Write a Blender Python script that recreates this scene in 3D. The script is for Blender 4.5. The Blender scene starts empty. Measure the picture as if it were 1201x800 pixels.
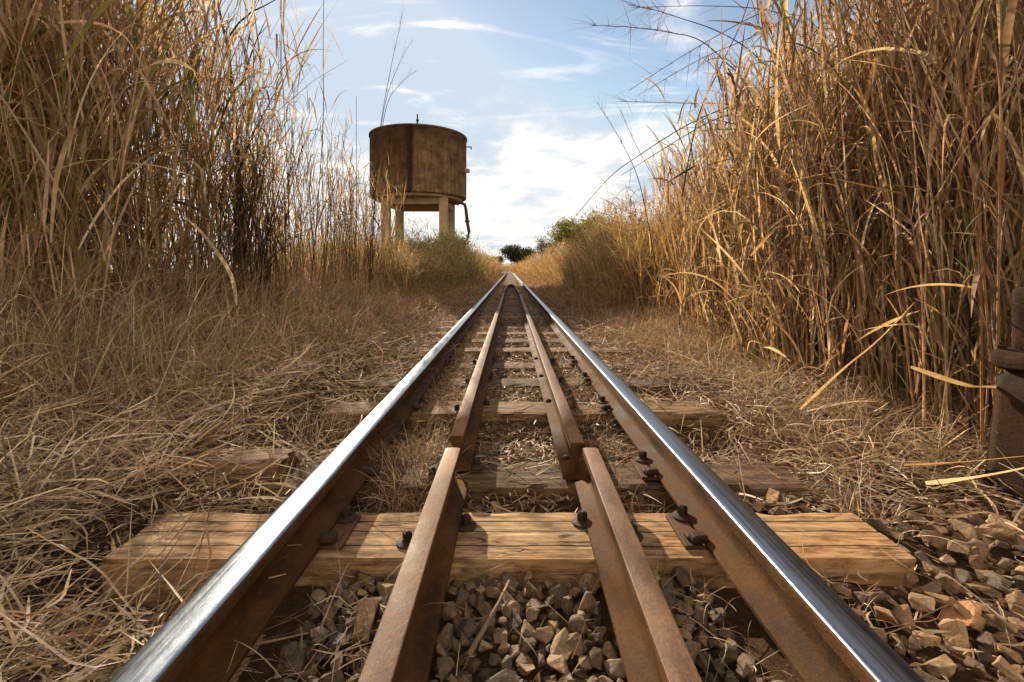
import bpy, bmesh, math, random
import numpy as np
from mathutils import Vector, Matrix, noise as mnoise

SC = bpy.context.scene
COL = SC.collection
R = math.radians
rng = np.random.default_rng(7)
random.seed(7)

# ------------------------------------------------------------------ camera
EYE_X, EYE_Z, FPX, VX, VY = -0.01, 0.755, 550.0, 598.0, 316.0
cam = bpy.data.cameras.new('camera')
cam_o = bpy.data.objects.new('camera', cam)
COL.objects.link(cam_o)
cam_o.location = (EYE_X, 0, EYE_Z)
cam_o.rotation_euler = (R(90), 0, 0)
cam.sensor_width = 36
cam.lens = 36 * FPX / 1201
cam.shift_x = (600.5 - VX) / 1201
cam.shift_y = -(400 - VY) / 1201
cam.clip_start = 0.02
cam.clip_end = 6000
SC.camera = cam_o


def at(px, py, y):
    """world point seen at photo pixel (px, py) at distance y up the track"""
    return Vector((EYE_X + (px - VX) / FPX * y, y, EYE_Z - (py - VY) / FPX * y))


# ------------------------------------------------------------------ helpers
def tag(o, label=None, cat=None, group=None, kind=None):
    if label: o['label'] = label
    if cat: o['category'] = cat
    if group: o['group'] = group
    if kind: o['kind'] = kind
    return o


def link(o, parent=None):
    COL.objects.link(o)
    if parent is not None:
        o.parent = parent
    return o


def empty(name, loc, label, cat, group=None, rz=0):
    o = bpy.data.objects.new(name, None)
    o.location = loc
    o.rotation_euler = (0, 0, rz)
    o.empty_display_size = 0.1
    link(o)
    return tag(o, label, cat, group)


def obj(name, bm, mats, parent=None, loc=(0, 0, 0), smooth=False):
    me = bpy.data.meshes.new(name)
    bm.to_mesh(me)
    bm.free()
    for m in (mats if isinstance(mats, (list, tuple)) else [mats]):
        me.materials.append(m)
    if smooth:
        me.polygons.foreach_set('use_smooth', [True] * len(me.polygons))
    o = bpy.data.objects.new(name, me)
    o.location = loc
    return link(o, parent)


def add_box(bm, c, s, rz=0, bevel=0, mi=0):
    r = bmesh.ops.create_cube(bm, size=1)
    vs = r['verts']
    M = Matrix.Translation(c) @ Matrix.Rotation(rz, 4, 'Z') @ Matrix.Diagonal((s[0], s[1], s[2], 1))
    bmesh.ops.transform(bm, matrix=M, verts=vs)
    fs = {f for v in vs for f in v.link_faces}
    for f in fs: f.material_index = mi
    if bevel:
        es = list({e for v in vs for e in v.link_edges})
        bmesh.ops.bevel(bm, geom=es, offset=bevel, segments=2, affect='EDGES', profile=0.5)
    return vs


def add_lathe(bm, prof, c=(0, 0, 0), n=16, M=None):
    """prof: list of (radius, z)"""
    rings = []
    for r, z in prof:
        ring = []
        for k in range(n):
            a = 2 * math.pi * k / n
            v = Vector((r * math.cos(a), r * math.sin(a), z))
            if M: v = M @ v
            ring.append(bm.verts.new(v + Vector(c)))
        rings.append(ring)
    for a, b in zip(rings, rings[1:]):
        for k in range(n):
            bm.faces.new((a[k], a[(k + 1) % n], b[(k + 1) % n], b[k]))
    bm.faces.new(list(reversed(rings[0])))
    bm.faces.new(rings[-1])


def add_tube(bm, pts, rads, n=8):
    rings = []
    pts = [Vector(p) for p in pts]
    for i, p in enumerate(pts):
        d = (pts[min(i + 1, len(pts) - 1)] - pts[max(i - 1, 0)]).normalized()
        a = d.orthogonal().normalized() if abs(d.z) > 0.95 else d.cross(Vector((0, 0, 1))).normalized()
        b = d.cross(a)
        r = rads[i] if hasattr(rads, '__len__') else rads
        rings.append([bm.verts.new(p + (a * math.cos(2 * math.pi * k / n) + b * math.sin(2 * math.pi * k / n)) * r) for k in range(n)])
    for a, b in zip(rings, rings[1:]):
        for k in range(n):
            bm.faces.new((a[k], a[(k + 1) % n], b[(k + 1) % n], b[k]))
    bm.faces.new(list(reversed(rings[0])))
    bm.faces.new(rings[-1])


# ------------------------------------------------------------------ materials
def new_mat(name):
    m = bpy.data.materials.new(name)
    m.use_nodes = True
    nt = m.node_tree
    nt.nodes.clear()
    return m, nt


class NT:
    def __init__(s, nt):
        s.nt = nt

    def n(s, typ, **kw):
        nd = s.nt.nodes.new(typ)
        for k, v in kw.items():
            if k in nd.bl_rna.properties.keys():
                setattr(nd, k, v)
            else:
                nd.inputs[k.replace('_', ' ')].default_value = v
        return nd

    def l(s, a, b):
        s.nt.links.new(a, b)

    def coords(s, scale=(1, 1, 1), kind='Object', rot=(0, 0, 0)):
        tc = s.n('ShaderNodeTexCoord')
        mp = s.n('ShaderNodeMapping')
        mp.inputs['Scale'].default_value = scale
        mp.inputs['Rotation'].default_value = rot
        s.l(tc.outputs[kind], mp.inputs['Vector'])
        return mp.outputs['Vector']

    def noise(s, vec, scale, detail=6, rough=0.6, dist=0.0):
        nd = s.n('ShaderNodeTexNoise')
        nd.inputs['Scale'].default_value = scale
        nd.inputs['Detail'].default_value = detail
        nd.inputs['Roughness'].default_value = rough
        nd.inputs['Distortion'].default_value = dist
        if vec is not None: s.l(vec, nd.inputs['Vector'])
        return nd.outputs['Fac']

    def ramp(s, fac, stops, interp='LINEAR'):
        nd = s.n('ShaderNodeValToRGB')
        cr = nd.color_ramp
        cr.interpolation = interp
        while len(cr.elements) < len(stops): cr.elements.new(0.5)
        for e, (p, c) in zip(cr.elements, stops):
            e.position = p
            e.color = (c[0], c[1], c[2], 1) if hasattr(c, '__len__') else (c, c, c, 1)
        s.l(fac, nd.inputs['Fac'])
        return nd.outputs['Color']

    def mix(s, fac, a, b, blend='MIX'):
        nd = s.n('ShaderNodeMix', data_type='RGBA', blend_type=blend)
        for sock, v in ((nd.inputs[0], fac), (nd.inputs[6], a), (nd.inputs[7], b)):
            if hasattr(v, 'is_linked') or hasattr(v, 'links'):
                s.l(v, sock)
            elif hasattr(v, '__len__'):
                sock.default_value = (v[0], v[1], v[2], 1)
            else:
                sock.default_value = v
        return nd.outputs[2]

    def math(s, op, a, b=None, clamp=False):
        nd = s.n('ShaderNodeMath', operation=op, use_clamp=clamp)
        for i, v in enumerate((a, b)):
            if v is None: continue
            if isinstance(v, (int, float)): nd.inputs[i].default_value = v
            else: s.l(v, nd.inputs[i])
        return nd.outputs[0]

    def bump(s, h, strength=0.5, dist=0.01, prev=None):
        nd = s.n('ShaderNodeBump')
        nd.inputs['Strength'].default_value = strength
        nd.inputs['Distance'].default_value = dist
        s.l(h, nd.inputs['Height'])
        if prev is not None: s.l(prev, nd.inputs['Normal'])
        return nd.outputs['Normal']

    def bsdf(s, col, rough=0.8, metal=0.0, normal=None, spec=0.5):
        p = s.n('ShaderNodeBsdfPrincipled')
        for sock, v in (('Base Color', col), ('Roughness', rough), ('Metallic', metal)):
            if isinstance(v, (int, float)): p.inputs[sock].default_value = v
            elif hasattr(v, '__len__') and not hasattr(v, 'links'): p.inputs[sock].default_value = (v[0], v[1], v[2], 1)
            else: s.l(v, p.inputs[sock])
        p.inputs['Specular IOR Level'].default_value = spec
        if normal is not None: s.l(normal, p.inputs['Normal'])
        return p

    def out(s, sh):
        o = s.n('ShaderNodeOutputMaterial')
        s.l(sh, o.inputs['Surface'])


def mat_blade(name, trans=0.35, rough=0.75, spec=0.25):
    """dry grass: own colour per blade from the 'tint' attribute, fibres along it, light passes through"""
    m, nt = new_mat(name)
    N = NT(nt)
    a = N.n('ShaderNodeAttribute', attribute_name='tint')
    v = N.coords()
    f = N.noise(v, 45, 3, 0.6)
    g = N.noise(v, 4.0, 2, 0.5)
    k = N.ramp(f, [(0.3, 0.72), (0.7, 1.18)])
    k2 = N.ramp(g, [(0.3, 0.8), (0.7, 1.15)])
    c = N.mix(1.0, a.outputs['Color'], k, 'MULTIPLY')
    c = N.mix(1.0, c, k2, 'MULTIPLY')
    p = N.bsdf(c, rough, 0, None, spec)
    t = N.n('ShaderNodeBsdfTranslucent')
    N.l(N.mix(1.0, c, (1.10, 0.95, 0.74), 'MULTIPLY'), t.inputs['Color'])
    mx = N.n('ShaderNodeMixShader')
    mx.inputs[0].default_value = trans
    N.l(p.outputs[0], mx.inputs[1])
    N.l(t.outputs[0], mx.inputs[2])
    N.out(mx.outputs[0])
    return m


def mat_rust(name, dark, light, scale=1.0, rough=0.62, bumpd=0.0015, spec=0.4, orange=0.4):
    m, nt = new_mat(name)
    N = NT(nt)
    v = N.coords((1, 0.55, 1))
    a = N.noise(v, 9 * scale, 8, 0.65)
    b = N.noise(v, 60 * scale, 8, 0.7)
    d = N.noise(v, 260 * scale, 4, 0.7)
    c = N.ramp(a, [(0.3, dark), (0.68, light)])
    o = N.ramp(b, [(0.52, 0.0), (0.72, 1.0)])
    rb = N.n('ShaderNodeRGBToBW')
    N.l(o, rb.inputs[0])
    of = N.math('MULTIPLY', rb.outputs[0], orange)
    c = N.mix(of, c, (light[0] * 1.5, light[1] * 1.25, light[2] * 0.8))
    c = N.mix(1.0, c, N.ramp(d, [(0.3, 0.7), (0.7, 1.2)]), 'MULTIPLY')
    h = N.math('ADD', b, N.math('MULTIPLY', d, 0.5))
    r = N.ramp(a, [(0.3, rough - 0.12), (0.7, rough + 0.15)])
    N.out(N.bsdf(c, r, 0.0, N.bump(h, 0.8, bumpd), spec).outputs[0])
    return m


def mat_steel():
    m, nt = new_mat('polished_rail_steel')
    N = NT(nt)
    v = N.coords((1, 0.012, 1))
    s1 = N.noise(v, 160, 5, 0.6)
    v2 = N.coords((1, 0.35, 1))
    s2 = N.noise(v2, 110, 8, 0.7)
    v3 = N.coords((1, 0.3, 1))
    s3 = N.noise(v3, 9, 4, 0.6)
    c = N.ramp(s1, [(0.35, (0.10, 0.125, 0.165)), (0.62, (0.28, 0.325, 0.39))])
    c = N.mix(N.ramp(s2, [(0.58, 0.0), (0.80, 0.55)]), c, (0.16, 0.15, 0.15))
    rr = N.math('ADD', N.math('MULTIPLY', s2, 0.28), N.math('MULTIPLY', s3, 0.16))
    rr = N.math('ADD', rr, 0.10)
    N.out(N.bsdf(c, rr, 1.0, N.bump(N.math('ADD', s1, N.math('MULTIPLY', s2, 0.6)), 0.35, 0.0012)).outputs[0])
    return m


def mat_wood(name, cols, crack=1.0, seed=0.0, stain=0.5, stain_col=(0.30, 0.12, 0.035), splits=()):
    m, nt = new_mat(name)
    N = NT(nt)
    tc = N.n('ShaderNodeTexCoord')
    mp = N.n('ShaderNodeMapping')
    mp.inputs['Location'].default_value = (seed, seed * 0.37, seed * 0.11)
    N.l(tc.outputs['Object'], mp.inputs['Vector'])
    base = mp.outputs['Vector']

    def sc(sx, sy, sz):
        q = N.n('ShaderNodeMapping')
        q.inputs['Scale'].default_value = (sx, sy, sz)
        N.l(base, q.inputs['Vector'])
        return q.outputs['Vector']
    g1 = N.noise(sc(0.9, 16, 16), 4.0, 6, 0.6, 0.4)
    g2 = N.noise(sc(1.6, 60, 60), 5.0, 6, 0.7, 0.2)
    big = N.noise(sc(1, 1.6, 1), 3.2, 5, 0.6, 0.6)
    c = N.ramp(g1, [(0.28, cols[0]), (0.5, cols[1]), (0.72, cols[2])])
    c = N.mix(1.0, c, N.ramp(g2, [(0.3, 0.62), (0.7, 1.25)]), 'MULTIPLY')
    sf = N.n('ShaderNodeRGBToBW')
    N.l(N.ramp(big, [(0.46, 0.0), (0.66, 1.0)]), sf.inputs[0])
    c = N.mix(N.math('MULTIPLY', sf.outputs[0], stain), c, stain_col)
    # long drying cracks along the grain
    cr = N.noise(sc(0.7, 9.0, 5.0), 2.4, 3, 0.5, 0.15)
    d = N.math('ABSOLUTE', N.math('SUBTRACT', cr, 0.5))
    cm = N.math('SUBTRACT', 1.0, N.math('DIVIDE', d, 0.011), True)
    gate = N.n('ShaderNodeRGBToBW')
    N.l(N.ramp(N.noise(sc(1.3, 3, 3), 2.2, 3, 0.5), [(0.47, 0.0), (0.58, 1.0)]), gate.inputs[0])
    cm = N.math('MULTIPLY', cm, gate.outputs[0])
    cm = N.math('MULTIPLY', cm, crack, True)
    if splits:
        sp = N.n('ShaderNodeSeparateXYZ')
        N.l(tc.outputs['Object'], sp.inputs[0])
        wv = N.math('MULTIPLY', N.math('SUBTRACT', N.noise(sc(2.2, 1, 1), 1.6, 5, 0.6), 0.5), 0.030)
        th = N.math('MULTIPLY', N.noise(sc(4, 1, 1), 1.3, 3, 0.6), 0.0085)
        for y0 in splits:
            dd = N.math('ABSOLUTE', N.math('SUBTRACT', N.math('ADD', sp.outputs['Y'], wv), y0))
            dd = N.math('ADD', dd, N.math('SUBTRACT', 0.0030, th))
            cm = N.math('MAXIMUM', cm, N.math('SUBTRACT', 1.0, N.math('DIVIDE', dd, 0.0022), True))
    c = N.mix(cm, c, (0.025, 0.016, 0.010))
    # knots and dirty patches
    kn = N.noise(sc(3, 6, 6), 3.0, 2, 0.4)
    kf = N.n('ShaderNodeRGBToBW')
    N.l(N.ramp(kn, [(0.66, 0.0), (0.73, 0.8)]), kf.inputs[0])
    c = N.mix(kf.outputs[0], c, (0.06, 0.035, 0.02))
    h = N.math('ADD', N.math('MULTIPLY', g2, 0.5), N.math('MULTIPLY', g1, 0.5))
    blk = N.noise(sc(1.5, 5, 5), 7.0, 6, 0.7)
    c = N.mix(1.0, c, N.ramp(blk, [(0.36, (0.42, 0.36, 0.32)), (0.56, (1.12, 1.1, 1.08))]), 'MULTIPLY')
    h = N.math('SUBTRACT', h, N.math('MULTIPLY', cm, 2.2))
    N.out(N.bsdf(c, 0.82, 0, N.bump(h, 0.75, 0.004), 0.2).outputs[0])
    return m


def mat_stone():
    m, nt = new_mat('ballast_stone')
    N = NT(nt)
    a = N.n('ShaderNodeAttribute', attribute_name='tint')
    v = N.coords()
    n1 = N.noise(v, 26, 6, 0.65)
    n2 = N.noise(v, 120, 6, 0.7)
    c = N.mix(1.0, a.outputs['Color'], N.ramp(n1, [(0.3, (0.62, 0.58, 0.55)), (0.7, (1.25, 1.2, 1.12))]), 'MULTIPLY')
    c = N.mix(1.0, c, N.ramp(n2, [(0.3, 0.72), (0.72, 1.2)]), 'MULTIPLY')
    h = N.math('ADD', n1, N.math('MULTIPLY', n2, 0.4))
    N.out(N.bsdf(c, 0.8, 0, N.bump(h, 0.9, 0.006), 0.3).outputs[0])
    return m


def mat_ground():
    m, nt = new_mat('dry_earth_and_chaff')
    N = NT(nt)
    v = N.coords()
    a = N.noise(v, 1.6, 6, 0.6)
    b = N.noise(v, 28, 8, 0.7)
    c_ = N.noise(v, 140, 6, 0.7)
    c = N.ramp(a, [(0.3, (0.065, 0.037, 0.020)), (0.7, (0.15, 0.088, 0.046))])
    c = N.mix(N.ramp(b, [(0.45, 0.0), (0.75, 0.7)]), c, (0.20, 0.135, 0.075))
    c = N.mix(1.0, c, N.ramp(c_, [(0.3, 0.5), (0.7, 1.4)]), 'MULTIPLY')
    h = N.math('ADD', b, N.math('MULTIPLY', c_, 0.5))
    N.out(N.bsdf(c, 0.95, 0, N.bump(h, 1.0, 0.03), 0.1).outputs[0])
    return m


def mat_concrete(name, light, dark, streak=1.0, two_tone=False):
    m, nt = new_mat(name)
    N = NT(nt)
    tc = N.n('ShaderNodeTexCoord')
    v = tc.outputs['Object']

    def sc(x, y, z):
        q = N.n('ShaderNodeMapping')
        q.inputs['Scale'].default_value = (x, y, z)
        N.l(v, q.inputs['Vector'])
        return q.outputs['Vector']
    st = N.noise(sc(1, 1, 0.07), 5.5, 7, 0.65)
    blot = N.noise(sc(1, 1, 1.3), 1.5, 7, 0.7)
    fine = N.noise(sc(1, 1, 1), 14, 6, 0.7)
    c = N.ramp(blot, [(0.3, dark), (0.68, light)])
    c = N.mix(1.0, c, N.ramp(st, [(0.28, 1 - 0.6 * streak), (0.7, 1 + 0.3 * streak)]), 'MULTIPLY')
    c = N.mix(1.0, c, N.ramp(fine, [(0.3, 0.8), (0.7, 1.15)]), 'MULTIPLY')
    if two_tone:
        sx = N.n('ShaderNodeSeparateXYZ')
        N.l(v, sx.inputs[0])
        # the older, tarred shell plate to one side of a straight seam, and a black run-off stain on the seam
        wob = N.math('MULTIPLY', N.math('SUBTRACT', st, 0.5), 0.05)
        x = N.math('ADD', sx.outputs['X'], wob)
        side = N.math('LESS_THAN', x, 0.22)
        c = N.mix(N.math('MULTIPLY', side, 0.8), c, N.mix(1.0, c, (0.46, 0.38, 0.33), 'MULTIPLY'))
        run = N.math('SUBTRACT', 1.0, N.math('DIVIDE', N.math('ABSOLUTE', N.math('SUBTRACT', x, 0.06)), 0.30), True)
        c = N.mix(N.math('MULTIPLY', run, 0.95), c, (0.022, 0.014, 0.010))
        fr = N.math('ABSOLUTE', N.math('SUBTRACT', N.math('FRACT', N.math('DIVIDE', sx.outputs['Z'], 0.98)), 0.5))
        pour = N.math('SUBTRACT', 1.0, N.math('DIVIDE', fr, 0.018), True)
        c = N.mix(N.math('MULTIPLY', pour, 0.45), c, (0.05, 0.032, 0.02))
        top = N.n('ShaderNodeMapRange')
        N.l(N.math('ADD', sx.outputs['Z'], N.math('MULTIPLY', N.math('SUBTRACT', st, 0.5), 2.2)), top.inputs[0])
        top.inputs[1].default_value = 2.5
        top.inputs[2].default_value = 4.1
        c = N.mix(N.math('MULTIPLY', top.outputs[0], 0.6), c, (0.045, 0.028, 0.02))
    h = N.math('ADD', fine, N.math('MULTIPLY', st, 0.6))
    N.out(N.bsdf(c, 0.88, 0, N.bump(h, 0.5, 0.03), 0.25).outputs[0])
    return m


def mat_leaf(name, col, trans=0.3):
    m, nt = new_mat(name)
    N = NT(nt)
    v = N.coords()
    f = N.noise(v, 3.5, 4, 0.6)
    c = N.mix(1.0, col, N.ramp(f, [(0.3, (0.55, 0.6, 0.5)), (0.7, (1.4, 1.3, 1.2))]), 'MULTIPLY')
    p = N.bsdf(c, 0.6, 0, None, 0.3)
    t = N.n('ShaderNodeBsdfTranslucent')
    N.l(c, t.inputs['Color'])
    mx = N.n('ShaderNodeMixShader')
    mx.inputs[0].default_value = trans
    N.l(p.outputs[0], mx.inputs[1])
    N.l(t.outputs[0], mx.inputs[2])
    N.out(mx.outputs[0])
    return m


def mat_bark(name, dark, light):
    m, nt = new_mat(name)
    N = NT(nt)
    v = N.coords((1, 1, 0.25))
    f = N.noise(v, 22, 6, 0.7)
    N.out(N.bsdf(N.ramp(f, [(0.3, dark), (0.7, light)]), 0.9, 0, N.bump(f, 0.8, 0.01), 0.2).outputs[0])
    return m


M_TALL = mat_blade('dry_tall_grass', 0.50)
M_LOW = mat_blade('dry_low_grass', 0.42)
M_STRAW = mat_blade('fallen_straw', 0.15, 0.6, 0.35)
M_STEEL = mat_steel()
M_RUST = mat_rust('rusty_rail_web', (0.020, 0.011, 0.006), (0.125, 0.060, 0.022), 1.0, 0.78, 0.0030, 0.10)
M_RUSTTOP = mat_rust('worn_brown_rail_top', (0.075, 0.041, 0.026), (0.20, 0.112, 0.066), 0.9, 0.60, 0.0020, 0.17, 0.45)
M_IRON = mat_rust('dark_iron_fastening', (0.020, 0.014, 0.011), (0.065, 0.04, 0.028), 2.0, 0.68, 0.0015, 0.15)
M_PLATE = mat_rust('rusty_plate', (0.06, 0.032, 0.020), (0.16, 0.08, 0.042), 1.5, 0.72, 0.0015, 0.15)
M_POST = mat_rust('rusty_post_iron', (0.014, 0.008, 0.005), (0.050, 0.024, 0.012), 0.7, 0.85, 0.006, 0.15)
M_WOOD = mat_wood('pale_sawn_sleeper_wood', [(0.20, 0.125, 0.062), (0.38, 0.245, 0.125), (0.55, 0.385, 0.215)], 1.0, 0.0, 0.6, (0.36, 0.175, 0.065), (-0.062, 0.008, 0.060))
M_WOODB = mat_wood('brown_sleeper_wood', [(0.11, 0.07, 0.036), (0.21, 0.135, 0.07), (0.32, 0.21, 0.11)], 1.0, 3.1, 0.5, (0.16, 0.08, 0.035))
M_WOODG = mat_wood('weathered_sleeper_wood', [(0.055, 0.036, 0.022), (0.115, 0.077, 0.045), (0.20, 0.135, 0.078)], 1.0, 7.7, 0.4, (0.10, 0.055, 0.03))
M_STONE = mat_stone()
M_GROUND = mat_ground()
M_TANK = mat_concrete('weathered_tank_shell', (0.36, 0.235, 0.13), (0.075, 0.045, 0.026), 1.0, True)
M_CONC = mat_concrete('pale_concrete', (0.44, 0.33, 0.20), (0.25, 0.175, 0.10), 0.6)
M_BARK = mat_bark('dark_bark', (0.022, 0.016, 0.012), (0.075, 0.052, 0.036))


# ------------------------------------------------------------------ terrain
def sstep(a, b, x):
    t = np.clip((x - a) / (b - a), 0, 1)
    return t * t * (3 - 2 * t)


def wob(x, y):
    return (np.sin(x * 2.1 + 1.3 * np.sin(y * 1.7)) * np.cos(y * 1.9 + 0.7) * 0.5
            + np.sin(x * 5.3 + 2.0) * np.sin(y * 4.7 + 1.1 * np.sin(x * 3)) * 0.28
            + np.sin(x * 11.7 + y * 3.1) * np.sin(y * 12.9 - x * 2.3) * 0.14)


def track_x(y):
    """centre line: straight, then a left-hand curve far away"""
    y = np.asarray(y, float)
    return -np.where(y > 92, (y - 92) ** 2 / 260.0, 0)


def gz(x, y):
    x = np.asarray(x, float)
    y = np.asarray(y, float)
    xr = x - track_x(np.clip(y, -50, 200))
    far = sstep(5, 14, y)
    z = np.full(np.broadcast(x, y).shape, -0.095)
    z = z + 0.022 + 0.045 * sstep(1.25, 2.4, y) - 0.012 * sstep(2.6, 3.2, y) * sstep(0.9, 0.6, np.abs(xr))                                  # litter fills up the cribs beyond the bare ballast
    left = sstep(-0.85, -1.5, xr) * 0.09 + sstep(-1.3, -3.0, xr) * (0.30 - 0.2 * far) + sstep(-3, -7, xr) * 0.15
    right = sstep(0.9, 1.5, xr) * (0.012 + 0.02 * sstep(1.4, 2.6, y)) + sstep(1.3, 2.6, xr) * 0.10
    z = z + left + right
    z = z - 0.05 * np.exp(-((y - 2.22) / 0.16) ** 2) * sstep(1.3, 0.9, np.abs(xr)) - 0.035 * np.exp(-((y - 1.56) / 0.07) ** 2) * sstep(0.9, 0.6, np.abs(xr))
    z = z - 0.075 * np.exp(-((y - 1.28) / 0.30) ** 4) * sstep(-1.32, -1.12, xr) * sstep(-0.6, -0.9, xr)
    z = z - 0.05 * np.exp(-((np.abs(xr) - 0.90) / 0.24) ** 4) * sstep(1.6, 1.9, y) * sstep(3.4, 2.9, y)
    side = np.clip((np.abs(xr) - 0.65) / 0.6, 0, 1)
    z = z + wob(x, y) * (0.008 + 0.045 * side)
    z = z + sstep(300, 3000, y) * 0.0
    return z


def build_ground():
    def axis(fine, step, far, k):
        a = list(np.arange(0, fine, step))
        s = step
        while a[-1] < far:
            s *= k
            a.append(a[-1] + s)
        return a
    xp = axis(3.6, 0.06, 3000, 1.12)
    xs = np.array([-v for v in reversed(xp[1:])] + xp)
    yp = axis(6.5, 0.06, 3200, 1.07)
    yn = axis(0.6, 0.12, 60, 1.25)
    ys = np.array([-v for v in reversed(yn[1:])] + yp)
    X, Y = np.meshgrid(xs, ys)
    Z = gz(X, Y)
    n, mcol = X.shape
    V = np.stack([X.ravel(), Y.ravel(), Z.ravel()], 1)
    idx = np.arange(n * mcol).reshape(n, mcol)
    F = np.stack([idx[:-1, :-1], idx[:-1, 1:], idx[1:, 1:], idx[1:, :-1]], -1).reshape(-1, 4)
    me = bpy.data.meshes.new('ground')
    fill(me, V, F, True)
    me.materials.append(M_GROUND)
    tag(link(bpy.data.objects.new('ground', me)), None, None, None, 'structure')


def fill(me, V, F, smooth=True, tint=None):
    me.vertices.add(len(V))
    me.vertices.foreach_set('co', np.ascontiguousarray(V, np.float32).ravel())
    nf = len(F)
    me.loops.add(nf * 4)
    me.loops.foreach_set('vertex_index', np.ascontiguousarray(F, np.int32).ravel())
    me.polygons.add(nf)
    me.polygons.foreach_set('loop_start', np.arange(0, nf * 4, 4, dtype=np.int32))
    me.polygons.foreach_set('loop_total', np.full(nf, 4, np.int32))
    me.polygons.foreach_set('use_smooth', np.full(nf, smooth, bool))
    if tint is not None:
        at_ = me.attributes.new('tint', 'FLOAT_COLOR', 'POINT')
        c = np.ones((len(V), 4), np.float32)
        c[:, :3] = tint
        at_.data.foreach_set('color', c.ravel())
    me.update(calc_edges=True)


# ------------------------------------------------------------------ blades
class Acc:
    def __init__(s):
        s.V, s.F, s.C, s.n = [], [], [], 0

    def add(s, V, F, C):
        s.V.append(V.astype(np.float32))
        s.F.append((F + s.n).astype(np.int32))
        s.C.append(C.astype(np.float32))
        s.n += len(V)

    def build(s, name, mat, parent=None):
        me = bpy.data.meshes.new(name)
        fill(me, np.concatenate(s.V), np.concatenate(s.F), True, np.concatenate(s.C))
        me.materials.append(mat)
        return link(bpy.data.objects.new(name, me), parent)


def curve_pts(P0, az, el, L, droop, curl, segs, power=1.5, kink=None, kpos=None, floor=-1.45, snap=False):
    N = len(P0)
    s = np.linspace(0, 1, segs + 1)
    th = el[:, None] - droop[:, None] * s[None] ** power
    if kink is not None:
        th = th - kink[:, None] * sstep(0, 0.08, s[None] - kpos[:, None])
    th = np.clip(th, floor, 1.57)
    a = az[:, None] + curl[:, None] * (sstep(0, 0.10, s[None] - kpos[:, None] * 0.8) if snap else s[None])
    D = np.stack([np.cos(th) * np.cos(a), np.cos(th) * np.sin(a), np.sin(th)], -1)
    step = (L / segs)[:, None, None]
    mid = (D[:, :-1] + D[:, 1:]) * 0.5
    P = np.concatenate([P0[:, None], P0[:, None] + np.cumsum(mid * step, 1)], 1)
    return P, D, a, s


def ribbons(acc, P0, az, el, L, W, droop, curl, tint, segs=7, twist0=None, twist=None, fold=0.0, prof='leaf', ground=False,
            kink=None, kpos=None, power=1.5, tip=None, snap=False):
    N = len(P0)
    if N == 0: return
    P, D, a, s = curve_pts(P0, az, el, L, droop, curl, segs, power, kink, kpos, snap=snap)
    if ground:
        g = gz(P[..., 0], P[..., 1])
        lift = np.minimum(0.004 + rng.random((N, 1)) * 0.03, 0.034)
        P[..., 2] = np.maximum(P[..., 2], g + lift)
    h = np.stack([-np.sin(a), np.cos(a), np.zeros_like(a)], -1)
    n = np.cross(D, h)
    t0 = np.zeros(N) if twist0 is None else twist0
    tw = np.zeros(N) if twist is None else twist
    t = t0[:, None] + tw[:, None] * s[None]
    S = h * np.cos(t)[..., None] + n * np.sin(t)[..., None]
    U = -h * np.sin(t)[..., None] + n * np.cos(t)[..., None]
    if prof == 'leaf':
        w = np.minimum(1, 0.45 + s / 0.25) * np.clip(1 - s ** 2.2, 0.02, 1)
    elif prof == 'grass':
        w = np.clip(1 - s ** 1.6, 0.06, 1)
    else:
        w = np.clip(1 - s ** 6, 0.3, 1)
    hw = 0.5 * W[:, None] * w[None]
    if fold:
        cols = [P - S * hw[..., None] + U * (fold * hw)[..., None], P, P + S * hw[..., None] + U * (fold * hw)[..., None]]
    else:
        cols = [P - S * hw[..., None], P + S * hw[..., None]]
    V = np.stack(cols, 2)                                   # N, seg+1, k, 3
    k = len(cols)
    idx = np.arange(N * (segs + 1) * k).reshape(N, segs + 1, k)
    F = np.stack([idx[:, :-1, :-1], idx[:, :-1, 1:], idx[:, 1:, 1:], idx[:, 1:, :-1]], -1).reshape(-1, 4)
    C = np.repeat(tint[:, None, :], segs + 1, 1)
    if tip is not None:
        q = (s ** 1.5)[None, :, None]
        C = C * (1 - q) + tip[:, None, :] * q
    C = np.repeat(C[:, :, None, :], k, 2).reshape(-1, 3)
    acc.add(V.reshape(-1, 3), F, C)
    return P


def stems(acc, P, r0, r1, tint, k=4):
    """tubes along polylines P (N, S, 3)"""
    N, S, _ = P.shape
    D = np.gradient(P, axis=1)
    D /= np.linalg.norm(D, axis=-1, keepdims=True) + 1e-9
    ref = np.array([0.93, 0.36, 0.05])
    A = np.cross(D, ref)
    A /= np.linalg.norm(A, axis=-1, keepdims=True) + 1e-9
    B = np.cross(D, A)
    s = np.linspace(0, 1, S)
    r = r0[:, None] * (1 - s) + r1[:, None] * s
    ring = []
    for q in range(k):
        an = 2 * math.pi * q / k
        ring.append(P + (A * math.cos(an) + B * math.sin(an)) * r[..., None])
    V = np.stack(ring, 2)
    idx = np.arange(N * S * k).reshape(N, S, k)
    nx = np.roll(idx, -1, 2)
    F = np.stack([idx[:, :-1], nx[:, :-1], nx[:, 1:], idx[:, 1:]], -1).reshape(-1, 4)
    C = np.repeat(tint, S * k, 0)
    acc.add(V.reshape(-1, 3), F, C)


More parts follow.
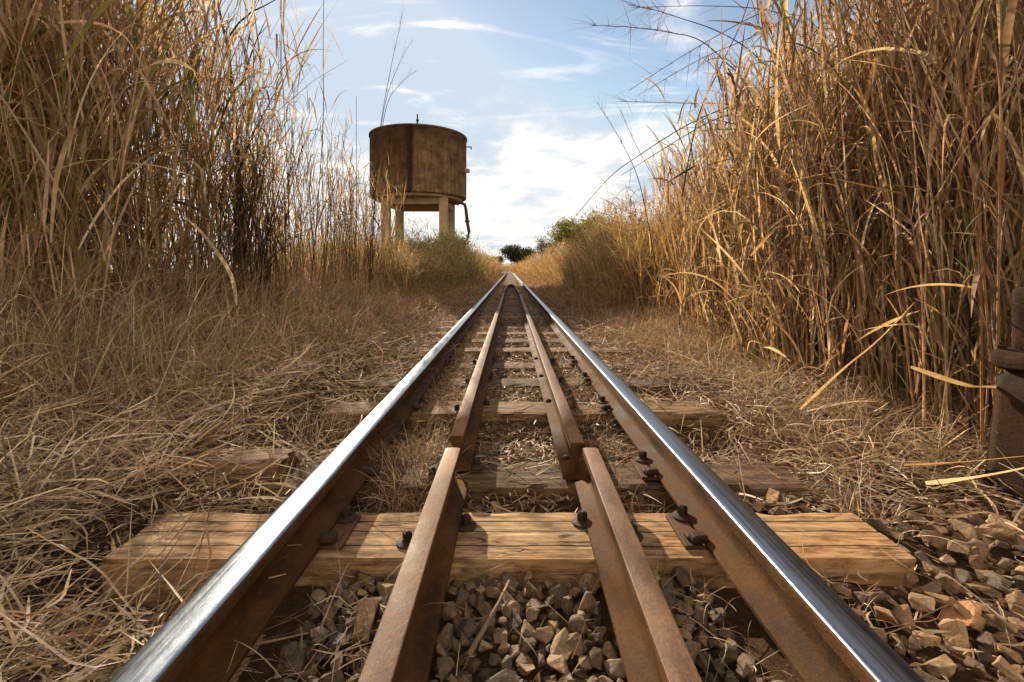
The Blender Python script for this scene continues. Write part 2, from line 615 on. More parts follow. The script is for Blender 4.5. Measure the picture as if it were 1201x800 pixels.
PAL = {
    'pale': (0.68, 0.54, 0.36), 'straw': (0.51, 0.375, 0.215), 'tan': (0.40, 0.285, 0.165), 'brown': (0.26, 0.17, 0.09),
    'orange': (0.40, 0.235, 0.10), 'dark': (0.10, 0.06, 0.032), 'green': (0.13, 0.17, 0.045), 'olive': (0.24, 0.22, 0.07),
    'gold': (0.52, 0.36, 0.13), 'russet': (0.27, 0.145, 0.075), 'grey': (0.36, 0.28, 0.205), 'black': (0.045, 0.03, 0.02),
}


def pal(N, **w):
    names = list(w)
    p = np.array([w[k] for k in names], float)
    p /= p.sum()
    c = np.array([PAL[k] for k in names])[rng.choice(len(names), N, p=p)]
    return c * (0.55 + 0.85 * rng.random((N, 1))) * rng.uniform(0.95, 1.05, (N, 3))


def U(a, b, n):
    return rng.uniform(a, b, n)


def stalks(acc, X, Y, H, lean, lean_az, bend, nl, cols, leafL=(0.35, 0.85), leafW=(0.012, 0.028), segs=8, stem_r=0.005, fold=0.3,
           droopy=1.0, low=0.08, stemcols=None):
    """whole stalks of tall grass: jointed stem and the leaves along it"""
    N = len(X)
    P0 = np.stack([X, Y, gz(X, Y) - 0.03], 1)
    el = math.pi / 2 - lean
    P, D, a, s = curve_pts(P0, lean_az, el, H, bend, U(-0.25, 0.25, N), 7, 1.8)
    stems(acc, P, np.full(N, stem_r) * U(0.7, 1.3, N), np.full(N, stem_r * 0.25), pal(N, **(stemcols or cols)))
    m = N * nl
    f = np.tile(np.linspace(0, 1, nl)[None], (N, 1)) * (1 - low) + low + U(-0.05, 0.05, (N, nl))
    f = np.clip(f, 0.03, 0.985).ravel()
    si = np.repeat(np.arange(N), nl)
    q = f * 7
    i0 = np.minimum(q.astype(int), 6)
    fr = (q - i0)[:, None]
    base = P[si, i0] * (1 - fr) + P[si, i0 + 1] * fr
    sd = D[si, i0]
    saz = np.arctan2(sd[:, 1], sd[:, 0])
    plane = np.repeat(U(0, 6.283, N), nl) + np.tile(np.arange(nl) * math.pi, N)
    az = plane + U(-0.7, 0.7, m)
    kind = rng.random(m)
    el = np.where(kind < 0.72, U(1.05, 1.52, m), np.where(kind < 0.87, U(0.3, 1.0, m), U(-1.3, 0.1, m)))
    droop = np.where(kind < 0.72, 0.05 + 1.5 * rng.random(m) ** 2.2, U(0.3, 1.6, m)) * droopy
    L = U(*leafL, m) * (0.7 + 0.5 * np.sin(f * 3.0)) * np.where(kind < 0.72, 1.0, 0.6)
    W = leafW[0] * 0.7 + (leafW[1] - leafW[0] * 0.7) * rng.random(m) ** 1.7
    kink = np.where(rng.random(m) < 0.22, U(0.5, 2.0, m), 0.0)
    kpos = U(0.25, 0.75, m)
    ribbons(acc, base, az, el, L, W, droop, U(-0.7, 0.7, m), pal(m, **cols), segs, U(-0.5, 0.5, m), U(-2.2, 2.2, m), fold, 'leaf',
            False, kink, kpos)
    return P


# ------------------------------------------------------------------ sky, sun, render
SUN_AZ, SUN_EL = R(-20), R(22)          # measured from straight up the track, towards the left


def build_world():
    w = bpy.data.worlds.new('World')
    SC.world = w
    w.use_nodes = True
    nt = w.node_tree
    nt.nodes.clear()
    N = NT(nt)
    sky = N.n('ShaderNodeTexSky', sky_type='NISHITA')
    sky.sun_disc = False
    sky.sun_elevation = SUN_EL
    sky.sun_rotation = SUN_AZ
    sky.altitude = 900
    sky.air_density = 1.0
    sky.dust_density = 0.25
    sky.ozone_density = 1.5
    tc = N.n('ShaderNodeTexCoord')
    sx = N.n('ShaderNodeSeparateXYZ')
    N.l(tc.outputs['Generated'], sx.inputs[0])
    z = N.math('MAXIMUM', sx.outputs['Z'], 0.0)
    zz = N.math('ADD', z, 0.10)
    cx = N.math('DIVIDE', sx.outputs['X'], zz)
    cy = N.math('DIVIDE', sx.outputs['Y'], zz)
    cv = N.n('ShaderNodeCombineXYZ')
    N.l(cx, cv.inputs[0]); N.l(cy, cv.inputs[1])
    mp = N.n('ShaderNodeMapping')
    mp.inputs['Scale'].default_value = (1.0, 0.75, 1)
    mp.inputs['Location'].default_value = (CLOUD_X, CLOUD_Y, 0)
    mp.inputs['Rotation'].default_value = (0, 0, 0.35)
    N.l(cv.outputs[0], mp.inputs['Vector'])
    n1 = N.noise(mp.outputs[0], 1.15, 9, 0.58, 0.5)
    n2 = N.noise(mp.outputs[0], 0.42, 3, 0.5, 0.2)
    n3 = N.noise(mp.outputs[0], 3.2, 7, 0.62, 0.8)
    f = N.math('ADD', N.math('MULTIPLY', n1, 0.75), N.math('MULTIPLY', n2, 0.45))
    # more cloud towards the horizon
    lowc = N.n('ShaderNodeMapRange', interpolation_type='SMOOTHSTEP')
    N.l(z, lowc.inputs[0])
    lowc.inputs[1].default_value = 0.36
    lowc.inputs[2].default_value = 0.10
    f = N.math('ADD', f, N.math('MULTIPLY', lowc.outputs[0], 0.22))
    f = N.math('ADD', f, N.math('MULTIPLY', N.math('SUBTRACT', n3, 0.5), 0.16))
    # unseen bright cloud field added behind the camera as warm front fill
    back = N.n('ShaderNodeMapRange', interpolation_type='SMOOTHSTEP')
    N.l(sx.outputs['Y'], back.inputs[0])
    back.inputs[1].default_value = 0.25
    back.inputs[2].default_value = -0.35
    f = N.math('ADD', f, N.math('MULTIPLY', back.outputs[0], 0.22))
    mask = N.n('ShaderNodeMapRange', interpolation_type='SMOOTHSTEP')
    N.l(f, mask.inputs[0])
    mask.inputs[1].default_value = 0.625
    mask.inputs[2].default_value = 0.80
    mask.inputs[4].default_value = 0.92
    # cloud brightness: whiter towards the sun, blue grey undersides away from it
    sd = Vector((math.sin(SUN_AZ) * math.cos(SUN_EL), math.cos(SUN_AZ) * math.cos(SUN_EL), math.sin(SUN_EL)))
    dt = N.n('ShaderNodeVectorMath', operation='DOT_PRODUCT')
    N.l(tc.outputs['Generated'], dt.inputs[0])
    dt.inputs[1].default_value = sd
    near = N.n('ShaderNodeMapRange', interpolation_type='SMOOTHSTEP')
    N.l(dt.outputs['Value'], near.inputs[0])
    near.inputs[1].default_value = 0.45
    near.inputs[2].default_value = 0.99
    n4 = N.noise(mp.outputs[0], 1.9, 6, 0.6, 0.6)
    shade = N.ramp(N.math('ADD', N.math('MULTIPLY', n3, 0.5), N.math('MULTIPLY', n4, 0.5)), [(0.40, (0.60, 0.66, 0.74)), (0.50, (0.85, 0.85, 0.85)), (0.58, (1.15, 1.10, 1.02))])
    ccol = N.mix(near.outputs[0], N.mix(1.0, shade, (CL_FAR,) * 3, 'MULTIPLY'), N.mix(1.0, shade, (CL_NEAR, CL_NEAR * 0.97, CL_NEAR * 0.92), 'MULTIPLY'))
    hz = N.n('ShaderNodeMapRange', interpolation_type='SMOOTHSTEP')
    N.l(z, hz.inputs[0])
    hz.inputs[1].default_value = 0.22
    hz.inputs[2].default_value = 0.05
    ccol = N.mix(N.math('MULTIPLY', hz.outputs[0], 0.65), ccol, (5.9, 5.7, 5.3))
    ccol = N.mix(back.outputs[0], ccol, N.mix(1.0, shade, CL_BACK_FILL, 'MULTIPLY'))
    skyc = N.mix(1.0, N.mix(1.0, sky.outputs[0], SKY_TINT, 'MULTIPLY'), (3.7, 4.3, 5.0), 'DARKEN')
    # thin high streaks
    mw = N.n('ShaderNodeMapping')
    mw.inputs['Scale'].default_value = (0.55, 1.5, 1)
    mw.inputs['Location'].default_value = (4.1, 2.2, 0)
    mw.inputs['Rotation'].default_value = (0, 0, -0.25)
    N.l(cv.outputs[0], mw.inputs['Vector'])
    wisp = N.n('ShaderNodeMapRange', interpolation_type='SMOOTHSTEP')
    N.l(N.noise(mw.outputs[0], 1.7, 9, 0.62, 0.9), wisp.inputs[0])
    wisp.inputs[1].default_value = 0.52
    wisp.inputs[2].default_value = 0.70
    wisp.inputs[4].default_value = 0.75
    skyc = N.mix(wisp.outputs[0], skyc, N.mix(1.0, ccol, (1.0, 1.0, 1.0), 'MULTIPLY'))
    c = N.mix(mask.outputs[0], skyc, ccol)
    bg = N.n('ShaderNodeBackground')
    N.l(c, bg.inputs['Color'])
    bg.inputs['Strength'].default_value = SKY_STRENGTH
    o = N.n('ShaderNodeOutputWorld')
    N.l(bg.outputs[0], o.inputs['Surface'])
    sun = bpy.data.lights.new('sun', 'SUN')
    sun.energy = 5.0
    sun.angle = R(0.6)
    sun.color = (1.0, 0.83, 0.60)
    so = bpy.data.objects.new('sun', sun)
    so.rotation_euler = (-sd).to_track_quat('-Z', 'Y').to_euler()
    so.location = (-20, 40, 25)
    link(so)


CLOUD_X, CLOUD_Y = 1.7, 0.4
CL_FAR, CL_NEAR, CL_BACK_FILL = 6.3, 8.0, (9.2, 8.0, 6.5)  # last colour: clouds added out of view to brighten camera-facing sides
SKY_TINT = (1.30, 1.10, 0.92)
SKY_STRENGTH = 0.093
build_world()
SC.view_settings.view_transform = 'Standard'
SC.view_settings.look = 'None'
SC.view_settings.gamma = 1
SC.view_settings.exposure = 0.92
SC.render.engine = 'CYCLES'
cy = SC.cycles
cy.max_bounces = 6
cy.diffuse_bounces = 4
cy.glossy_bounces = 3
cy.transmission_bounces = 4
cy.use_denoising = True
cy.denoiser = 'OPENIMAGEDENOISE'
cy.use_adaptive_sampling = True
cy.adaptive_threshold = 0.01
cy.caustics_reflective = False
cy.sample_clamp_direct = 3.0

build_ground()

# ------------------------------------------------------------------ rails
ZS = 0.0                 # sleeper top
ZR = 0.147               # rail top of the running rails


def rail_profile(h, foot, head, hh, web=0.015, c=0.010):
    """half section from top centre down, mirrored; returns list (x, z) and which edges are running surface"""
    pts = [(0, h), (head * 0.30, h - 0.0006), (head / 2 - c * 0.8, h - 0.002), (head / 2 - c * 0.25, h - c * 0.4), (head / 2, h - c),
           (head / 2 + 0.0006, h - hh + 0.004), (head / 2 - 0.003, h - hh), (web / 2 + 0.006, h - hh - 0.011), (web / 2, h - hh - 0.022),
           (web / 2, 0.034), (web / 2 + 0.006, 0.024), (foot / 2 - 0.004, 0.0115), (foot / 2, 0.009), (foot / 2, 0.0)]
    full = pts + [(-x, z) for x, z in reversed(pts[1:])]
    return full


def build_rail(name, path, h, foot, head, hh, z0, label, cat='rail', polished=True, group=None, jitter=0.0, parent=None, mats=None, cant=0.0):
    prof = rail_profile(h, foot, head, hh, c=0.010 if polished else 0.0055)
    prof = [(px_ * math.cos(cant) + pz_ * math.sin(cant), pz_ * math.cos(cant) - px_ * math.sin(cant)) for px_, pz_ in prof]
    n = len(prof)
    bm = bmesh.new()
    rings = []
    for i, (x, y) in enumerate(path):
        a = Vector(path[min(i + 1, len(path) - 1)]) - Vector(path[max(i - 1, 0)])
        a.normalize()
        side = Vector((a.y, -a.x))
        jx, jz = random.gauss(0, jitter), random.gauss(0, jitter)
        rings.append([bm.verts.new((x + side.x * (px + jx), y + side.y * (px + jx), z0 + pz + jz)) for px, pz in prof])
    top = {0, 1, 2, n - 1, n - 2, n - 3}
    for a, b in zip(rings, rings[1:]):
        for k in range(n):
            f = bm.faces.new((a[k], b[k], b[(k + 1) % n], a[(k + 1) % n]))
            f.smooth = k not in (4, n - 5, 12, n - 13)
            if k in top: f.material_index = 1
    bm.faces.new(rings[0])
    bm.faces.new(list(reversed(rings[-1])))
    bmesh.ops.recalc_face_normals(bm, faces=bm.faces[:])
    o = obj(name, bm, mats or [M_RUST, M_STEEL if polished else M_RUSTTOP], parent)
    return tag(o, label, cat, group)


def run(x0, ys, dx=None):
    return [(x0 + float(track_x(y)) + (dx(y) if dx else 0), y) for y in ys]


GA = 0.5335 + 0.0365
longy = [-3, -1, 0, 0.5, 1, 1.5, 2, 3, 4, 6, 8, 12, 16, 22, 30, 40, 55, 70, 85, 92, 98, 104, 110, 116, 122, 128, 135, 142, 150]
build_rail('running_rail', run(-GA - 0.006, longy), 0.134, 0.120, 0.073, 0.036, 0.015,
           'polished steel running rail left of the check rails, its rusty inner side in shade', cant=0.05)
build_rail('running_rail', run(GA + 0.006, longy), 0.134, 0.120, 0.073, 0.036, 0.015,
           'polished steel running rail right of the check rails, with sunlit orange rusty web', cant=-0.05)
ny = [-2.5, -1, 0, 0.4, 0.8, 1.0, 1.2, 1.4, 1.63]
hc = dict(h=0.132, foot=0.106, head=0.053, hh=0.026, z0=0.004, polished=False)
build_rail('check_rail', [(-0.212 + 0.006 * (y - 1), y) for y in ny], label='near brown check rail inside the left running rail, with a plain worn top', group='check rails between the running rails', **hc)
build_rail('check_rail', [(0.258 + 0.016 * (y - 0.9), y) for y in ny], label='near brown check rail inside the right running rail, with a sunlit pitted foot', group='check rails between the running rails', **hc)
build_rail('check_rail', [(-0.209 + 0.0035 * (y - 1.74), y) for y in [1.745, 2.2, 3, 4, 5, 6, 8, 10, 12.6]], label='far left check rail with a pale worn top beyond the joint gap', group='check rails between the running rails', **hc)
build_rail('check_rail', [(0.232 + 0.0015 * (y - 1.68), y) for y in [1.675, 2.2, 3, 4, 5, 6, 8, 10, 11.8]], label='far right check rail, its near end stepping past the near right check rail', group='check rails between the running rails', **hc)
nose = [(-0.185, 12.9), (-0.17, 14.5), (-0.135, 16.6), (-0.095, 18.3), (-0.05, 19.3), (0.02, 19.8), (0.10, 19.6), (0.16, 18.7), (0.20, 17.0), (0.215, 15.0), (0.235, 13.3), (0.25, 11.95)]
build_rail('check_rail_nose', nose, label='rounded nose where the two check rails bend together far up the track', cat='rail', **hc)


# ------------------------------------------------------------------ sleepers with their fastenings
def sleeper_mesh(L, Wd, Hh, seed, rough=0.004, nx=70, ny_=8):
    """sawn timber with slightly uneven faces, worn arrises and a split or two"""
    bm = bmesh.new()
    bmesh.ops.create_cube(bm, size=1)
    bmesh.ops.transform(bm, matrix=Matrix.Diagonal((L, Wd, Hh, 1)), verts=bm.verts[:])
    bmesh.ops.translate(bm, verts=bm.verts[:], vec=(0, 0, -Hh / 2))
    ex = [e for e in bm.edges if abs(e.verts[0].co.x - e.verts[1].co.x) > 0.1]
    bmesh.ops.subdivide_edges(bm, edges=ex, cuts=nx, use_grid_fill=True)
    ey = [e for e in bm.edges if abs(e.verts[0].co.y - e.verts[1].co.y) > 0.1]
    bmesh.ops.subdivide_edges(bm, edges=ey, cuts=ny_, use_grid_fill=True)
    ez = [e for e in bm.edges if abs(e.verts[0].co.z - e.verts[1].co.z) > 0.05]
    bmesh.ops.subdivide_edges(bm, edges=ez, cuts=3, use_grid_fill=True)
    rr = random.Random(seed)
    for v in bm.verts:
        p = v.co.copy()
        q = Vector((p.x * 3, p.y * 14, p.z * 14)) + Vector((seed * 3.1, 0, 0))
        n1 = mnoise.noise(q)
        n2 = mnoise.noise(Vector((p.x * 9 + seed, p.y * 40, p.z * 40)))
        on_edge = (abs(abs(p.y) - Wd / 2) < 1e-4) + (p.z > -1e-4) + (abs(abs(p.x) - L / 2) < 1e-4)
        v.co.z += rough * 0.5 * n1 + rough * 0.25 * n2
        v.co.y += rough * 0.8 * mnoise.noise(q + Vector((5, 9, 1)))
        v.co.x += (rough * 3.0 * mnoise.noise(Vector((seed, p.y * 25, p.z * 25)))) if abs(abs(p.x) - L / 2) < 1e-4 else 0
        if on_edge >= 2:
            chip = max(0, mnoise.noise(Vector((p.x * 12 + seed * 7, p.y * 5, 3.3)))) * rough * 2.2 + rough * 0.5
            v.co.y -= math.copysign(chip, p.y) * (abs(abs(p.y) - Wd / 2) < 1e-4)
            if p.z > -1e-4: v.co.z -= chip * 0.8
    return bm


def screw_spike(parent, x, y, z, rz=0.0):
    bm = bmesh.new()
    add_lathe(bm, [(0.017, 0.007), (0.0145, 0.010), (0.0145, 0.013)], (0, 0, 0), 14)
    add_box(bm, (0, 0, 0.0225), (0.0225, 0.0225, 0.021), 0.35 + rz, 0.002)
    add_box(bm, (0, 0, 0.034), (0.014, 0.014, 0.004), 0.35 + rz, 0.0012)
    s = obj('screw_spike', bm, M_IRON, parent, (x, y, z))
    bm = bmesh.new()
    add_lathe(bm, [(0.029, 0.0), (0.0305, 0.002), (0.0295, 0.005), (0.017, 0.0085)], (0, 0, 0), 20)
    obj('washer', bm, M_IRON, s, (0, 0, 0))
    return s


def tie_plate(parent, sx, y, z, wy=0.165, detail=True):
    bm = bmesh.new()
    add_box(bm, (0, 0, 0.006), (0.215, wy, 0.012), 0, 0.002)
    p = obj('tie_plate', bm, M_PLATE, parent, (sx * GA, y, z))
    if detail:
        bm = bmesh.new()
        add_box(bm, (-sx * 0.082, -0.045, 0.0185), (0.026, 0.030, 0.013), 0.08 * sx, 0.003)
        obj('spike_head', bm, M_PLATE, p)
        bm = bmesh.new()
        add_box(bm, (-sx * 0.070, -0.075, 0.030), (0.044, 0.034, 0.022), 0.12, 0.007)
        obj('rail_clip', bm, M_IRON, p)
    return p


SLP = 'timber sleepers carrying the track'


def sleeper(y, x0, L, Wd, z, mat, label, seed, near=0, group=SLP, dims=(70, 8)):
    t = empty('wooden_sleeper', (x0, y, z - 0.14), label, 'sleeper', group)
    bm = sleeper_mesh(L, Wd, 0.14, seed, 0.004 if near == 2 else 0.009, *dims)
    b = obj('timber', bm, mat, t, (0, 0, 0.14), True)
    b.data.polygons.foreach_set('use_smooth', [False] * len(b.data.polygons))
    zz = 0.14 - z
    if near:
        for sx in (-1, 1):
            p = tie_plate(t, sx, 0, zz)
            p.location.x -= x0
        pts = [(-0.497, 0.055), (0.507, 0.062), (-0.138, 0.030), (-0.292, -0.052), (0.205, 0.050), (0.335, -0.02)]
        for k, (x, yy) in enumerate(pts):
            screw_spike(t, x - x0, yy, zz + (0.013 if k < 2 else 0.001), (k * 0.37) % 0.5)
        for sx in (-1, 1):
            screw_spike(t, sx * 0.64 - x0, -0.04, zz + 0.013, 0.3)
    return t


sleeper(1.343, -0.012, 2.13, 0.237, 0.0, M_WOOD, 'pale sawn wooden sleeper in front, nearest and cleanest of all, with long cracks', 3, 2)
sleeper(1.76, 0.0, 2.10, 0.22, -0.012, M_WOODG, 'brown half buried sleeper just beyond the pale near sleeper', 5, 1)
sleeper(2.55, 0.06, 2.10, 0.235, 0.008, M_WOODB, 'light brown sleeper with dark shaded front face just beyond the check rail joints', 8, 1)
yy = 3.16
ords = ['fourth', 'fifth', 'sixth', 'seventh', 'eighth', 'ninth', 'tenth', 'eleventh', 'twelfth']
k = 0
while yy < 24:
    if k < 9:
        lab, g = f'weathered {ords[k]} sleeper up the track counting from the pale near one', SLP
    else:
        lab, g = 'small distant sleeper half buried in chaff near the rounded check rail nose', 'far sleepers half buried in chaff'
    sleeper(yy, random.uniform(-0.05, 0.05), 2.1, 0.23, random.uniform(-0.014, 0.002) if k != 2 else 0.012, M_WOODB if k % 3 == 1 or k == 2 else M_WOODG,
            lab, 11 + k, 1 if k < 2 else 0, g, (30, 4) if k < 6 else (10, 2))
    yy += 0.61 + random.uniform(-0.03, 0.03)
    k += 1


# ------------------------------------------------------------------ ballast
STONE_T = [(0.225, 0.15, 0.09), (0.27, 0.18, 0.105), (0.17, 0.12, 0.078), (0.34, 0.24, 0.145), (0.14, 0.105, 0.078), (0.22, 0.16, 0.11)]
STONE_O = [(0.34, 0.215, 0.115), (0.30, 0.18, 0.095), (0.24, 0.155, 0.092), (0.40, 0.27, 0.155), (0.19, 0.13, 0.088), (0.16, 0.12, 0.09)]


def stone_geo(r, size, flat):
    bm = bmesh.new()
    n = r.randint(9, 14)
    sx, sy, sz = size * r.uniform(0.8, 1.3), size * r.uniform(0.65, 1.0), size * flat * r.uniform(0.75, 1.1)
    for _ in range(n):
        v = Vector((r.gauss(0, 1), r.gauss(0, 1), r.gauss(0, 1))).normalized() * r.uniform(0.85, 1.0)
        # pull towards a box so that stones are blocky and angular
        v = Vector([math.copysign(abs(c) ** 0.65, c) for c in v])
        bm.verts.new((v.x * sx, v.y * sy, v.z * sz))
    res = bmesh.ops.convex_hull(bm, input=bm.verts[:])
    junk = [g for g in res['geom_interior'] if isinstance(g, bmesh.types.BMVert)]
    bmesh.ops.delete(bm, geom=junk, context='VERTS')
    bmesh.ops.dissolve_limit(bm, angle_limit=R(16), verts=bm.verts[:], edges=bm.edges[:])
    bmesh.ops.bevel(bm, geom=bm.edges[:], offset=size * 0.055, segments=1, affect='EDGES', profile=0.6, clamp_overlap=True)
    bmesh.ops.triangulate(bm, faces=bm.faces[:])
    if size < 0.9:                                       # the loose stones get broken, pitted faces
        bmesh.ops.subdivide_edges(bm, edges=[e for e in bm.edges if e.calc_length() > size * 0.35], cuts=2, use_grid_fill=True)
        bmesh.ops.triangulate(bm, faces=bm.faces[:])
        o_ = Vector((r.uniform(-50, 50), r.uniform(-50, 50), 0))
        for v in bm.verts:
            q = v.co / size
            v.co *= 1 + 0.06 * mnoise.noise(q * 1.6 + o_) + 0.07 * mnoise.noise(q * 4.5 + o_) + 0.025 * mnoise.noise(q * 11 + o_)
    rot = Matrix.Rotation(r.uniform(0, 6.28), 4, 'Z') @ Matrix.Rotation(r.gauss(0, 0.45), 4, 'X') @ Matrix.Rotation(r.gauss(0, 0.45), 4, 'Y')
    bmesh.ops.transform(bm, matrix=rot, verts=bm.verts[:])
    return bm


def stone_tint(me, col):
    a = me.attributes.new('tint', 'FLOAT_COLOR', 'POINT')
    a.data.foreach_set('color', np.tile(np.array([*col, 1], np.float32), len(me.vertices)))


def pack(r, x0, x1, y0, y1, smin, smax, tries, dense=0.72):
    pts = []
    for _ in range(tries):
        s = smin + (smax - smin) * r.random() ** 1.3
        x, y = r.uniform(x0, x1), r.uniform(y0, y1)
        if all((x - a) ** 2 + (y - b) ** 2 > ((s + c) * dense) ** 2 for a, b, c in pts):
            pts.append((x, y, s))
    return pts


rs = random.Random(21)
ZONES = [
    ((-0.155, 0.205, 0.86, 1.205), 0.015, 0.033, 1500, STONE_T, 0.8, -0.052, 'rough angular brown ballast stone lying between the two check rails before the near sleeper', 'ballast stones between the check rails'),
    ((0.325, 0.475, 0.86, 1.205), 0.013, 0.034, 1100, STONE_T, 0.75, -0.048, 'angular brown ballast stone in the narrow gap between right check rail and right running rail', 'ballast stones beside the right check rail'),
    ((-0.475, -0.285, 0.86, 1.205), 0.014, 0.034, 800, STONE_T, 0.75, -0.050, 'angular ballast stone under twigs between left running rail and left check rail', 'ballast stones beside the left check rail'),
    ((0.665, 1.85, 0.88, 1.62), 0.022, 0.042, 1500, STONE_O, 0.55, -0.095, 'flat orange brown ballast stone on the shoulder right of the right running rail', 'ballast stones on the right shoulder'),
]
count = 0
for (x0, x1, y0, y1), smin, smax, tries, colours, flat, zb, lab, grp in ZONES:
    for x, y, s in pack(rs, x0, x1, y0, y1, smin, smax, tries):
        if x > 0.68 and ((abs(y - 1.343) < 0.13 + s and x < 1.06 + s) or (y > 1.48 and x > 0.9) or x > 1.15 + 1.0 * (1.70 - y)):
            continue
        if x > 0.6:
            zb_ = float(gz(x, y)) + 0.024
        else:
            zb_ = zb
        bm = stone_geo(rs, s, flat)
        o = obj('ballast_stone', bm, M_STONE, None, (x, y, zb_ + s * 0.32 * flat + rs.uniform(-0.008, 0.012)))
        c = rs.choice(colours)
        f = rs.uniform(0.5, 1.15)
        stone_tint(o.data, [q * f for q in c])
        tag(o, lab, 'stone', grp)
        count += 1
print('stones', count)

for (x, y, z, s, fl, col, lab, nm) in [
    (-0.43, 1.04, -0.045, 0.026, 0.8, (0.50, 0.42, 0.32), 'pale cream stone chip against the foot of the left running rail', 'ballast_stone'),
    (0.098, 0.98, -0.034, 0.036, 0.8, (0.27, 0.20, 0.12), 'large blocky stone between the check rails, biggest of those near the green sprout', 'ballast_stone'),
    (1.03, 1.085, -0.040, 0.042, 0.42, (0.46, 0.24, 0.12), 'long flat orange stone lying on the right shoulder past the sleeper end', 'ballast_stone'),
    (1.17, 1.02, -0.040, 0.036, 0.6, (0.48, 0.28, 0.15), 'rounded pale orange stone at the lower right on the ballast shoulder', 'ballast_stone'),
]:
    o = obj(nm, stone_geo(rs, s, fl), M_STONE, None, (x, y, z))
    stone_tint(o.data, col)
    tag(o, lab, 'stone')

bm = bmesh.new()
add_box(bm, (0, 0, 0), (0.040, 0.095, 0.045), 0, 0.004)
bmesh.ops.subdivide_edges(bm, edges=bm.edges[:], cuts=3, use_grid_fill=True)
for v in bm.verts:
    v.co += Vector((mnoise.noise(v.co * 25), mnoise.noise(v.co * 25 + Vector((3, 1, 2))), mnoise.noise(v.co * 25 + Vector((8, 2, 1))))) * 0.005
o = obj('ballast_stone', bm, M_STONE, None, (-0.335, 1.055, -0.045))
o.rotation_euler = (0.22, 0.1, 0.12)
stone_tint(o.data, (0.22, 0.125, 0.07))
tag(o, 'brick shaped brown stone lying beside the left check rail under twigs', 'stone')

# the small stuff under and around the stones: one sheet of gravel
gacc_V, gacc_F, gacc_C, gn = [], [], [], 0
gprotos = []
for i in range(14):
    bm = stone_geo(rs, 1.0, 0.7)
    bm.verts.ensure_lookup_table()
    V = np.array([v.co[:] for v in bm.verts])
    F = np.array([[v.index for v in f.verts] for f in bm.faces])
    gprotos.append((V, F))
    bm.free()
for i in range(5200):
    t = rs.random()
    if t < 0.30: x, y = rs.uniform(-0.48, 0.49), rs.uniform(0.2, 1.215)
    elif t < 0.55: x, y = rs.uniform(0.66, 2.2), rs.uniform(0.3, 1.8)
    elif t < 0.70: x, y = rs.uniform(-1.5, -0.66), rs.uniform(0.3, 2.0)
    elif t < 0.82: x, y = rs.uniform(-0.5, 0.5), rs.uniform(1.47, 3.2)
    else: x, y = rs.uniform(-1.3, 1.4), rs.uniform(1.5, 6)
    if abs(y - 1.343) < 0.128 and -1.09 < x < 1.07: continue
    s = rs.uniform(0.008, 0.020) if y < 1.25 else rs.uniform(0.008, 0.026)
    if y < 0.86: s *= 1.6
    if (-0.27 < x < -0.155) or (0.205 < x < 0.33): continue
    V, F = gprotos[rs.randrange(14)]
    a = rs.uniform(0, 6.28)
    c, sn = math.cos(a), math.sin(a)
    W = V * s
    W = np.stack([W[:, 0] * c - W[:, 1] * sn + x, W[:, 0] * sn + W[:, 1] * c + y, W[:, 2] + float(gz(x, y)) + s * rs.uniform(-0.1, 0.6)], 1)
    gacc_V.append(W); gacc_F.append(F + gn); gn += len(V)
    col = np.array(rs.choice(STONE_O if x > 0.6 else STONE_T)) * rs.uniform(0.6, 1.15)
    gacc_C.append(np.tile(col, (len(V), 1)))
me = bpy.data.meshes.new('gravel')
V, F, C = np.concatenate(gacc_V), np.concatenate(gacc_F), np.concatenate(gacc_C)
me.from_pydata(V.tolist(), [], F.tolist())
a_ = me.attributes.new('tint', 'FLOAT_COLOR', 'POINT')
a_.data.foreach_set('color', np.concatenate([C, np.ones((len(C), 1))], 1).astype(np.float32).ravel())
me.materials.append(M_STONE)
tag(link(bpy.data.objects.new('gravel', me)), 'small brown gravel and stone chips filling the track bed', 'gravel', None, 'stuff')


